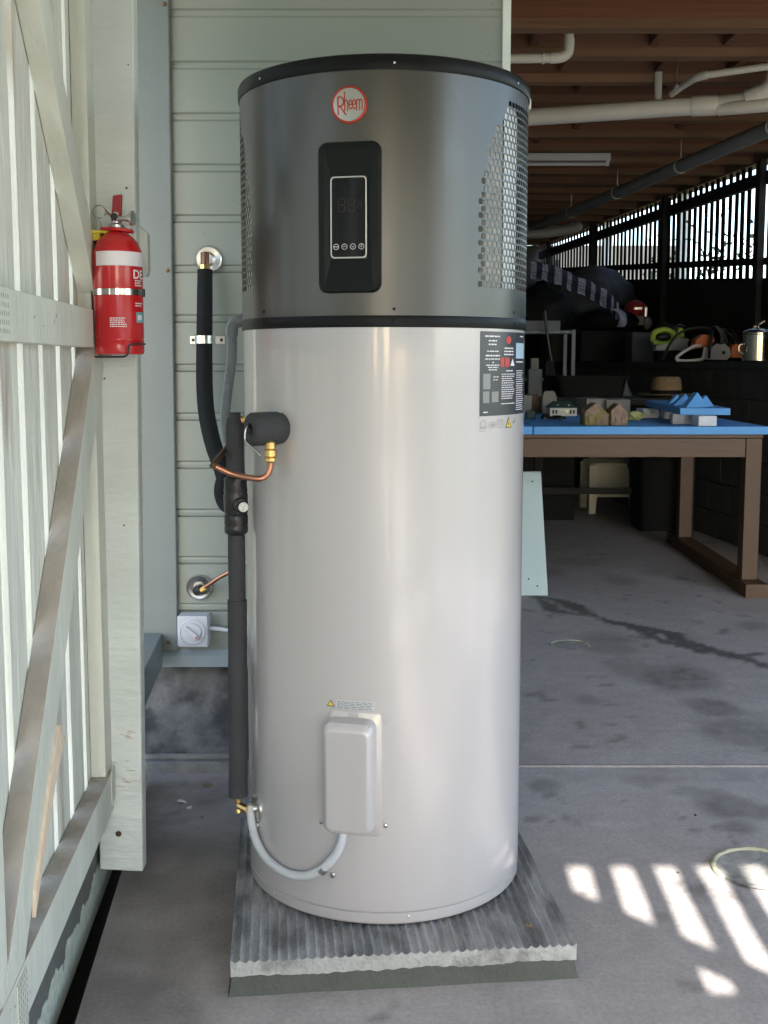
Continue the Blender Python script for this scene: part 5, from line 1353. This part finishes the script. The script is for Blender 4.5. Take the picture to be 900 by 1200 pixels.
wobs = [c for c in mo.children]
# green roofed model house
gh = thing('green_roofed_model_house', (1.14, 7.12, ZT), 'little cream model house with a dark green roof on the table', 'model house')
q = MB(); q.box(-.085, -.02, .0, .085, .09, .052); q.build('wall', M['cream'], gh)
q = MB(); q.hexa([Vector(p) for p in ((-.10, -.03, .052), (.09, -.03, .052), (.09, .1, .052), (-.10, .1, .052), (-.06, .025, .092), (.05, .025, .092), (.05, .045, .092), (-.06, .045, .092))]); q.build('roof', M['greenroof'], gh)
for x in (-.065, -.045, .045, .065):
    q = MB(); q.box(x - .006, -.0225, .014, x + .006, -.018, .038); q.build('window', M['black_print'], gh)
for x in (-.03, -.01, .01, .03):
    q = MB(); q.box(x - .004, -.0225, .022, x + .004, -.018, .036); q.build('window', M['steel'], gh)
for x in (-.035, .035):
    q = MB(); q.box(x - .006, -.012, .052, x + .006, 0.004, .070); q.build('dormer', M['cream'], gh)
dv = thing('dark_model_vehicle', (1.0, 6.62, ZT), 'low dark model vehicle in front of the green-roofed model house', 'model vehicle')
q = MB(); q.box(-.07, -.03, .006, .075, .03, .018); q.box(-.06, -.025, .018, -.02, .025, .034); q.box(0, -.02, .018, .05, .02, .026); q.build('body', M['tub'], dv, bevel=.003)
for x in (-.05, .05):
    for y in (-.028, .028):
        q = MB(); q.lathe([(.009, -.003), (.009, .003)], 12, Matrix.Translation((x, y, .009)) @ Matrix.Rotation(R_(90), 4, 'X')); q.build('wheel', M['wire'], dv)
blk('dark_green_box', .86, 6.72, .91, 6.78, ZT, .955, M['greenroof'], 'small dark green box standing at the left of the model vehicle', 'box')
q = MB(); ico(q, (0, 0, .022), .05, 3, 1.05, .8, .55, amp=.55, freq=2.2); o = q.build('crumpled_cloth', M['cloth_yellow'], smooth=50); o.location = (1.47, 6.55, ZT + .004); tag(o, 'crumpled pale yellow cloth beside the mossy model house', 'cloth')
blk('cream_carton', 1.28, 7.15, 1.41, 7.4, ZT, 1.015, M['cream_card'], 'open cream carton behind the mossy model house, left one', 'carton', .1)
blk('cream_carton', 1.42, 7.1, 1.57, 7.4, ZT, 1.01, M['cream_card'], 'pale cream carton behind the mossy model house, right one', 'carton', -.05)
q = MB(); q.prism([(-.05, 0), (.05, 0), (.05, .11), (.035, .15), (-.03, .15), (-.045, .12)], 0, .08, Matrix.Rotation(R_(90), 4, 'X')); o = q.build('cream_canister', M['cream_card'], bevel=.006); o.location = (1.09, 7.46, ZT); tag(o, 'rounded cream canister behind the green-roofed model house', 'canister')
blk('cream_carton', .86, 7.35, .97, 7.5, ZT, 1.03, M['cream_card'], 'narrow cream carton beside the heater at the back of the table', 'carton')
blk('brown_box', .98, 7.45, 1.03, 7.55, ZT, 1.03, M['bark'], 'dull brown box behind the cartons at the back of the table', 'box')

# bench behind the table with hat, tub, funnel
bn = thing('dark_bench', (1.65, 8.2, 0), 'dark timber bench standing behind the work table', 'bench')
q = MB(); q.box(-.62, -.33, .95, .58, .33, .995); q.build('bench_top', M['dark_timber'], bn)
for x in (-.58, .5):
    for y in (-.3, .24):
        q = MB(); q.box(x, y, 0, x + .06, y + .06, .949); q.build('leg', M['dark_timber'], bn)
q = MB(); q.box(-.52, .22, .25, .5, .24, .30); q.build('stretcher', M['dark_timber'], bn)
ht = thing('straw_hat', (2.03, 8.05, .996), 'straw hat with a wide brim and dark band on the bench', 'hat')
q = MB(); q.lathe([(.0, .004), (.10, .004), (.205, .022), (.208, .028), (.11, .012), (.10, .016)], 36); q.build('brim', M['straw'], ht, smooth=50)
q = MB(); q.lathe([(.108, .014), (.104, .08), (.098, .128), (.086, .146), (.05, .140), (0, .132)], 36); q.build('crown', M['straw'], ht, smooth=50)
q = MB(); q.lathe([(.110, .016), (.1085, .052), (.105, .053)], 36); q.build('hat_band', M['tub'], ht, smooth=50)
def tub(x, y, z_, w, d, h, label, m=None, cat='tub', lid=False):
    t = thing('storage_tub', (x, y, z_), label, cat); q = MB()
    loops(q, [[Vector((a, b, 0)) for a, b in rrect(w * .86, d * .86, .04)], [Vector((a, b, h)) for a, b in rrect(w, d, .05)], [Vector((a, b, h)) for a, b in rrect(w - .02, d - .02, .045)], [Vector((a, b, .01)) for a, b in rrect(w * .84, d * .84, .035)]])
    q.build('tub_body', m or M['tub'], t, smooth=40)
    q = MB(); loops(q, [[Vector((a, b, h - .02)) for a, b in rrect(w + .02, d + .02, .055)], [Vector((a, b, h + .002)) for a, b in rrect(w + .03, d + .03, .055)], [Vector((a, b, h + .002)) for a, b in rrect(w - .01, d - .01, .045)]], False, lid); q.build('tub_rim', m or M['tub'], t, smooth=40)
    return t
tub(1.50, 8.25, .996, .52, .4, .15, 'wide black plastic tub on the dark bench behind the table')
q = MB(); q.lathe([(.055, 0), (.05, .01), (.012, .10), (.010, .15)], 20); o = q.build('grey_funnel', M['crate'], smooth=50); o.location = (1.80, 8.36, .996); tag(o, 'upturned grey funnel between the black tub and the straw hat', 'funnel')
tub(2.04, 8.35, 0, .34, .42, .55, 'tall black tub on the floor beyond the far table leg')

# rack at the left
blk('dark_cupboard', 1.02, 8.76, 1.50, 9.24, .0045, .70, M['tub'], 'low black cupboard carrying the grey metal rack', 'cupboard')
rk = thing('metal_rack', (1.28, 9.0, 0), 'grey metal rack standing on a black cupboard behind the table', 'rack')
for x in (-.22, .20):
    for y in (-.2, .2):
        q = MB(); q.box(x - .014, y - .014, .701, x + .014, y + .014, 1.50); q.build('upright', M['rackmetal'], rk)
for z_ in (.75, 1.10, 1.47):
    q = MB(); q.box(-.205, -.214, z_, .185, .214, z_ + .022); q.build('shelf', M['rackmetal'], rk)
blk('grey_case', 1.08, 8.82, 1.38, 9.1, 1.4935, 1.57, M['crate'], 'flat slate-grey case on top of the metal rack', 'case')
blk('white_container', 1.16, 8.86, 1.22, 8.95, 1.123, 1.28, M['cream_card'], 'pale narrow container on the middle shelf of the rack', 'container')
blk('cream_container', 1.30, 8.86, 1.40, 8.95, .773, .95, M['cream_card'], 'cream container on the lower shelf of the rack', 'container')
q = MB(); q.tube(curved([(1.24, 8.72, 1.64), (1.27, 8.70, 1.40), (1.33, 8.70, 1.1), (1.36, 8.70, .9), (1.35, 8.72, .72)], 6), .012, 8); o = q.build('black_handle_pole', M['wire'], smooth=60); tag(o, 'thin black tool handle leaning against the metal rack', 'tool handle')

# things on the ledge
def onledge(t, n): p = lw(t, n, 1.2525); return p
p = onledge(.75, .27)
pt_ = thing('steel_pot', tuple(p), 'shiny stainless steel pot with a lid on the ledge at the right', 'pot')
q = MB(); q.lathe([(.098, 0), (.104, .006), (.104, .185), (.108, .19), (.108, .196)], 36); q.build('pot_body', M['steel'], pt_, smooth=30)
q = MB(); q.lathe([(.110, .197), (.111, .203), (.09, .218), (.04, .232), (0, .235)], 36); q.build('pot_lid', M['steel'], pt_, smooth=40)
q = MB(); q.lathe([(.01, .232), (.008, .245), (.018, .255), (.012, .266), (0, .268)], 16); q.build('lid_knob', M['steel'], pt_, smooth=50)
q = MB(); q.tube(curved([(-.104, -.03, .12), (-.135, -.03, .115), (-.142, -.03, .09), (-.135, -.03, .06), (-.104, -.03, .055)], 5), .006, 8); q.build('pot_handle', M['steel'], pt_, smooth=60)
q = MB(); q.tube([(-.02, .04, .236), (.05, .02, .28)], .012, 10); q.build('lever', M['steel'], pt_, smooth=60)
# chainsaw
p = onledge(1.55, .26)
cs = thing('chainsaw', tuple(p), 'white and orange chainsaw with a looped rear handle on the ledge', 'chainsaw', rz=.05)
cs.scale = (.86, .86, .92); cs.location.x -= .03
q = MB(); q.prism([(.0, .015), (.20, .012), (.235, .05), (.225, .11), (.17, .155), (.10, .150), (.02, .09)], -.09, .03, Matrix.Rotation(R_(90), 4, 'X')); q.build('body', M['saw_white'], cs, bevel=.008)
q = MB(); q.prism([(-.10, .10), (.02, .13), (.09, .165), (.075, .215), (-.02, .225), (-.09, .18)], -.10, .02, Matrix.Rotation(R_(90), 4, 'X')); q.build('engine_cover', M['orange'], cs, bevel=.010)
q = MB(); q.tube(curved([(-.02, -.03, .02), (-.13, -.03, .006), (-.235, -.03, .008), (-.262, -.03, .028), (-.235, -.03, .058), (-.16, -.03, .10), (-.10, -.03, .128), (-.04, -.03, .13)], 6), .014, 10); q.tube([(-.02, -.03, .02), (.0, -.03, .12)], .018, 10); q.build('rear_handle', M['saw_white'], cs, smooth=60)
q = MB(); q.tube(curved([(.02, -.07, .03), (.015, -.10, .13), (.05, -.06, .24), (.09, .05, .23), (.08, .09, .12)], 6), .013, 10); q.build('front_handle', M['wire'], cs, smooth=60)
q = MB(); q.prism([(.12, .14), (.17, .15), (.16, .245), (.09, .30), (.07, .29), (.12, .22)], -.08, .06, Matrix.Rotation(R_(90), 4, 'X')); q.build('hand_guard', M['wire'], cs, bevel=.006)
q = MB(); q.prism([(.235, .03), (.32, .03), (.335, .055), (.33, .13), (.27, .15), (.232, .12)], -.07, .03, Matrix.Rotation(R_(90), 4, 'X')); q.build('end_cover', M['orange'], cs, bevel=.008)
q = MB(); q.prism(rrect(.50, .06, .028), -.004, .004, Matrix.Translation((.50, .06, .06)) @ Matrix.Rotation(R_(90), 4, 'X')); q.build('guide_bar', M['zinc'], cs)
q = MB(); q.lathe([(.016, 0), (.013, .012), (0, .012)], 14, Matrix.Translation((.165, -.03, .075)) @ Matrix.Rotation(R_(90), 4, 'X')); q.build('cap', M['wire'], cs)
# lime tool
p = onledge(2.35, .30)
lm = thing('lime_garden_tool', tuple(p), 'lime green and white power tool with a black loop grip behind the chainsaw', 'power tool')
q = MB(); q.tube(curved([(-.17, 0, .17), (-.16, 0, .24), (-.07, 0, .265), (.0, 0, .23), (-.01, 0, .165), (-.09, 0, .145)], 6, ) + [Vector((-.17, 0, .17))], .024, 12); q.build('loop_grip', M['lime'], lm, smooth=60)
q = MB(); ico(q, (-.085, 0, .205), .055, 2, 1.2, .5, .6); q.build('grip_inner', M['wire'], lm, smooth=60)
q = MB(); q.prism([(-.16, .09), (.07, .09), (.13, .14), (.12, .19), (.02, .20), (-.02, .15), (-.16, .14)], -.06, .05, Matrix.Rotation(R_(90), 4, 'X')); q.build('motor_housing', M['saw_white'], lm, bevel=.012)
q = MB(); q.prism([(.02, .20), (.09, .20), (.075, .275), (.03, .29)], -.04, .03, Matrix.Rotation(R_(90), 4, 'X')); q.build('switch_grip', M['lime'], lm, bevel=.008)
q = MB(); q.tube(curved([(-.01, .0, .26), (.04, .0, .31), (.09, 0, .29)], 6), .012, 8); q.build('cable_loop', M['navy'], lm, smooth=60)
q = MB(); q.prism([(-.14, .0), (.08, .0), (.06, .09), (-.14, .09)], -.10, .08, Matrix.Rotation(R_(90), 4, 'X')); q.build('black_base', M['tub'], lm, bevel=.01)
p = onledge(3.05, .32); o = blk('slate_crate', p.x - .15, p.y - .15, p.x + .15, p.y + .15, 1.2525, 1.51, M['crate'], 'slate grey plastic crate between the black box and the lime tool', 'crate')
p = onledge(3.8, .30); xb, yb = p.x - .06, p.y; o = blk('black_storage_box', xb - .32, yb - .25, xb + .28, yb + .28, 1.2525, 1.545, M['tub'], 'long black storage box on the ledge under the striped towel', 'box', bevel=.01)
# trimmer engine
tr = thing('trimmer_engine', (2.26, 10.25, 1.5455), 'red and black petrol trimmer engine standing on the storage boxes', 'engine')
tr.location = (p.x + .17, p.y - .10, 1.546); tr.scale = (1.25, 1.25, 1.3)
q = MB(); ico(q, (0, 0, .16), .09, 2, 1.0, .8, .75); q.build('engine_cover', M['red_dark'], tr, smooth=50)
q = MB(); q.box(-.07, -.05, .03, .07, .05, .12); q.build('crankcase', M['wire'], tr, bevel=.012)
q = MB(); ico(q, (.085, -.03, .055), .05, 2, .8, .7, 1.0); q.build('fuel_tank', M['cloth_white'], tr, smooth=50)
q = MB(); ico(q, (-.085, -.03, .05), .05, 2, .7, .7, 1.0); q.build('fuel_tank', M['cloth_white'], tr, smooth=50)
q = MB(); q.box(-.03, -.09, .15, .03, -.055, .17); q.box(.05, -.085, .10, .07, -.06, .17); q.build('starter', M['silver'], tr, bevel=.003)
q = MB(); q.tube(curved([(.05, 0, .16), (.16, 0, .19), (.24, .02, .10), (.26, .02, -.02)], 6), .008, 8); q.build('cable', M['wire'], tr, smooth=60)
# dark bags and striped towel
def heap(name, c, rx, ry, rz_, m, label, cat, sd=0, amp=.35):
    q = MB(); ico(q, (0, 0, 0), 1, 4, rx, ry, rz_)
    vs = []
    for v in q.v:
        v = Vector(v); n = 1 + amp * noise.fractal(v * 3.0 + Vector((sd, sd, sd)), .8, 2, 5) * .5
        w = v * n; w.z = max(w.z, -rz_ * .75); vs.append(tuple(w))
    q.v = vs; o = q.build(name, m, smooth=80); o.location = (c[0], c[1], c[2] + rz_ * .75 + .002); tag(o, label, cat); return o
p4 = onledge(4.5, .35)
bag = heap('dark_bag', (p4.x - .10, p4.y - .15, 1.60), .50, .34, .34, M['cloth_dark'], 'slumped dark grey bag piled behind the striped towel', 'bag', 1)
heap('black_bag', (1.38, 9.9, 1.50), .30, .25, .24, M['tub'], 'black bag beside the heater below the slatted fence', 'bag', 5)
bs = blk('dark_stand', p4.x - .55, p4.y - .35, p4.x + .35, p4.y + .25, 1.2525, 1.60, M['dark_timber'], 'dark stand on the ledge carrying the dark grey bag', 'stand')
heap('black_holdall', (xb - .02, yb - .06, 1.546), .30, .20, .125, M['tub'], 'black holdall lying on the long storage box under the striped towel', 'bag', 9, .15)
# towel: a strip following a curve, bands of navy and white
cen = curved([(1.30, 10.05, 2.06), (1.48, 10.05, 2.03), (1.66, 10.08, 1.96), (1.84, 10.10, 1.885), (2.0, 10.12, 1.80), (2.10, 10.12, 1.70)], 10)
q = MB(); nW = 6; rows = []
for i, c in enumerate(cen):
    rows.append([c + Vector((.01 * math.sin(i * .5), -.02 * math.sin(j * .9), (.075 - .15 * j / nW) * (1 + .08 * math.sin(i * .7)))) + Vector((0, .012 * math.sin(i * .45 + j), 0)) for j in range(nW + 1)])
vs = [v for r in rows for v in r]
for i in range(len(rows) - 1):
    q.m = 1 if (i // 3) % 2 == 0 else 0
    for j in range(nW): q.add([rows[i][j], rows[i + 1][j], rows[i + 1][j + 1], rows[i][j + 1]], [(0, 1, 2, 3)])
tw = q.build('striped_towel', [M['navy'], M['cloth_white']], smooth=80); sm = tw.modifiers.new('thick', 'SOLIDIFY'); sm.thickness = .006
tag(tw, 'navy and white striped towel draped down over the dark bags', 'towel')
q = MB(); q.m = 0
hg = curved([(2.06, 10.02, 1.72), (2.12, 10.0, 1.68), (2.13, 9.98, 1.60), (2.11, 9.98, 1.56)], 5)
for a, b in zip(hg, hg[1:]): q.add([a + Vector((-.06, -.02, 0)), a + Vector((.02, 0, 0)), b + Vector((.02, 0, 0)), b + Vector((-.04, -.02, 0))], [(0, 1, 2, 3)])
o = q.build('towel_end', M['cloth_white'], tw, smooth=80); o.modifiers.new('thick', 'SOLIDIFY').thickness = .006

# plastic chair, second chair, folded chairs
def pchair(x, y, rz, label):
    t = thing('plastic_chair', (x, y, 0), label, 'chair', rz=rz)
    q = MB(); q.prism(rrect(.46, .44, .06), .40, .425); q.build('seat', M['cream'], t, bevel=.008)
    for sx in (-1, 1):
        for sy in (-1, 1):
            q = MB(); a = .20 * sx; b = .19 * sy
            q.hexa([Vector((a * 1.08 + dx, b * 1.08 + dy, 0)) for dx, dy in ((-.028, -.022), (.028, -.022), (.028, .022), (-.028, .022))] + [Vector((a + dx, b + dy, .405)) for dx, dy in ((-.045, -.03), (.045, -.03), (.045, .03), (-.045, .03))])
            q.build('leg', M['cream'], t, bevel=.006)
    for sy in (-1, 1):
        q = MB(); q.box(-.19, .19 * sy - .012, .14, .19, .19 * sy + .012, .19); q.box(-.18, .19 * sy - .006, .19, .18, .19 * sy + .006, .40); q.build('skirt', M['cream'], t)
    q = MB(); q.prism(rrect(.44, .42, .07), -.012, .012, Matrix.Translation((0, .22, .64)) @ Matrix.Rotation(R_(82), 4, 'X')); q.build('backrest', M['cream'], t, bevel=.006)
    return t
pchair(1.93, 9.35, .0, 'cream plastic chair standing under the far side of the table')
pchair(1.38, 10.4, .3, 'cream plastic chair in the shade beside the heater under the table')
fc = thing('folded_deck_chair', (2.12, 9.0, 0), 'folded dark deck chair leaning under the table beside the cream chair', 'chair')
for k in range(3):
    q = MB(); x = -.20 + .08 * k
    q.tube([(x, 0, .55), (x + .22, .02, .06)], .012, 8); q.tube([(x + .04, .05, .55), (x + .25, .05, .10)], .012, 8); q.build('frame_tube', M['cloth_white'] if k == 2 else M['rackmetal'], fc, smooth=60)
q = MB(); q.hexa([Vector(p) for p in ((-.22, .02, .6), (.0, .02, .6), (.22, .03, .10), (.0, .03, .10), (-.22, .04, .6), (.0, .04, .6), (.22, .05, .10), (.0, .05, .10))]); q.build('sling', M['cloth_dark'], fc)
# leaning pale board
q = MB(); q.hexa([Vector(p) for p in ((-.45, 0, 0), (0, 0, 0), (0, .016, .003), (-.45, .016, .003), (-.45, .31, .635), (-.004, .31, .635), (-.004, .326, .638), (-.45, .326, .638))])
lb = q.build('leaning_board', M['panel_pale'], bevel=.002); lb.location = (.878, 5.88, .0045); tag(lb, 'pale blue-white board leaning under the table edge beside the heater', 'board')
for (x, f) in ((-.055, .92), (-.055, .075), (-.10, .13)):
    q = MB(); q.lathe([(.005, 0), (.004, .002), (0, .002)], 10, Matrix.Translation((x, .31 * f - .001, .635 * f)) @ Matrix.Rotation(R_(64), 4, 'X')); q.build('nail_hole', M['black_print'], lb)

# floor drains
def drain(x, y, r, th, label, arc=(0, 360)):
    q = MB(); P = []
    for i in range(40):
        a = R_(arc[0] + (arc[1] - arc[0]) * i / 39); P.append((r * math.cos(a), r * math.sin(a), th * .4 + .004 * noise.noise(Vector((i * .4, x, 0)))))
    q.tube(P, th, 8); t = thing('floor_drain', (x, y, .002), label, 'drain'); q.build('rim', M['dirt_ring'], t, smooth=60)
    d = MB(); d.lathe([(r * .97, .0030), (r * .5, .0022), (0, .0022)], 32); d.build('cover', M['drain_in'], t, smooth=60)
M['dirt_ring'] = mat('pale_cord', (0.42, 0.40, 0.28), 0.8, var=.2, bump=.4)
M['drain_in'] = mat('drain_cover_concrete', (0.30, 0.285, 0.265), 0.85, var=.35, nscale=20, bump=.5)
drain(.822, 4.83, .083, .004, 'small round drain with a pale rim in the floor beyond the joint', (-20, 200))
drain(.93, 2.63, .115, .0065, 'round drain with a pale yellow rim among the sun stripes', (10, 200))

# garden beyond the fence: vine leaves and trees
vn = thing('climbing_vine', (2.75, 9.9, 1.9), 'green vine climbing the outer side of the slatted fence', 'vine')
q = MB(); rnd = random.Random(9)
for i in range(260):
    t = rnd.gauss(1.2, .35) if i < 110 else (rnd.gauss(2.4, .35) if i < 230 else .45 + rnd.gauss(0, .05)); zz = 2.0 + abs(rnd.gauss(0, .20))
    c = fl(t) + FN * rnd.uniform(.03, .15) + Vector((0, 0, zz)) - Vector((2.75, 9.9, 1.9)); s = rnd.uniform(.012, .035)
    u = Vector((rnd.gauss(0, 1), rnd.gauss(0, 1), rnd.gauss(0, 1))).normalized() * s; v = u.cross(Vector((rnd.gauss(0, 1), rnd.gauss(0, 1), 1))).normalized() * s * .7
    q.add([c - u, c + v, c + u, c - v], [(0, 1, 2, 3)])
o = q.build('leaves', M['leaf'], vn); o['kind'] = 'stuff'
q = MB(); q.tube(curved([fl(1.2) + FN * .08 + Vector((0, 0, 1.9)) - Vector((2.75, 9.9, 1.9)), fl(1.5) + FN * .08 + Vector((0, 0, 2.3)) - Vector((2.75, 9.9, 1.9)), fl(2.2) + FN * .08 + Vector((0, 0, 2.4)) - Vector((2.75, 9.9, 1.9))], 5), .006, 6); q.build('stem', M['bark'], vn)

heap('black_tarpaulin', (2.70, 9.0, 1.2525), .24, .18, .17, M['tub'], 'crumpled black tarpaulin heaped behind the chainsaw', 'tarpaulin', 13, .6)
heap('dark_net', (2.62, 10.3, 1.2525), .22, .18, .20, M['cloth_dark'], 'dark net bundle heaped behind the lime power tool', 'net', 17, .7)
q = MB(); q.tube(curved([(2.56 + .10 * math.cos(a * .7) + .003 * a, 8.72 + .02 * math.sin(a * 3), 1.39 + .11 * math.sin(a * .7)) for a in range(0, 30)], 3), .009, 7)
o = q.build('coiled_hose', M['wire'], smooth=60); tag(o, 'coil of thin black hose standing behind the chainsaw', 'hose')
q = MB(); q.tube(curved([(2.28, 9.2, 1.27), (2.35, 9.1, 1.45), (2.5, 9.0, 1.52), (2.7, 8.8, 1.46), (2.8, 8.5, 1.27)], 6), .011, 8)
o = q.build('bent_tube', M['cloth_dark'], smooth=60); tag(o, 'dark bent tube arching over the clutter on the ledge', 'tube')
for i, (x, y, w, h, mm, lb) in enumerate([(1.12, 8.35, .10, .20, 'crate', 'narrow slate bottle crate at the left end of the dark bench'), (1.24, 8.42, .07, .26, 'tub', 'tall black canister at the left end of the dark bench')]):
    blk('bench_container', x - w / 2, y - w / 2, x + w / 2, y + w / 2, .9955, .9955 + h, M[mm], lb, 'container')
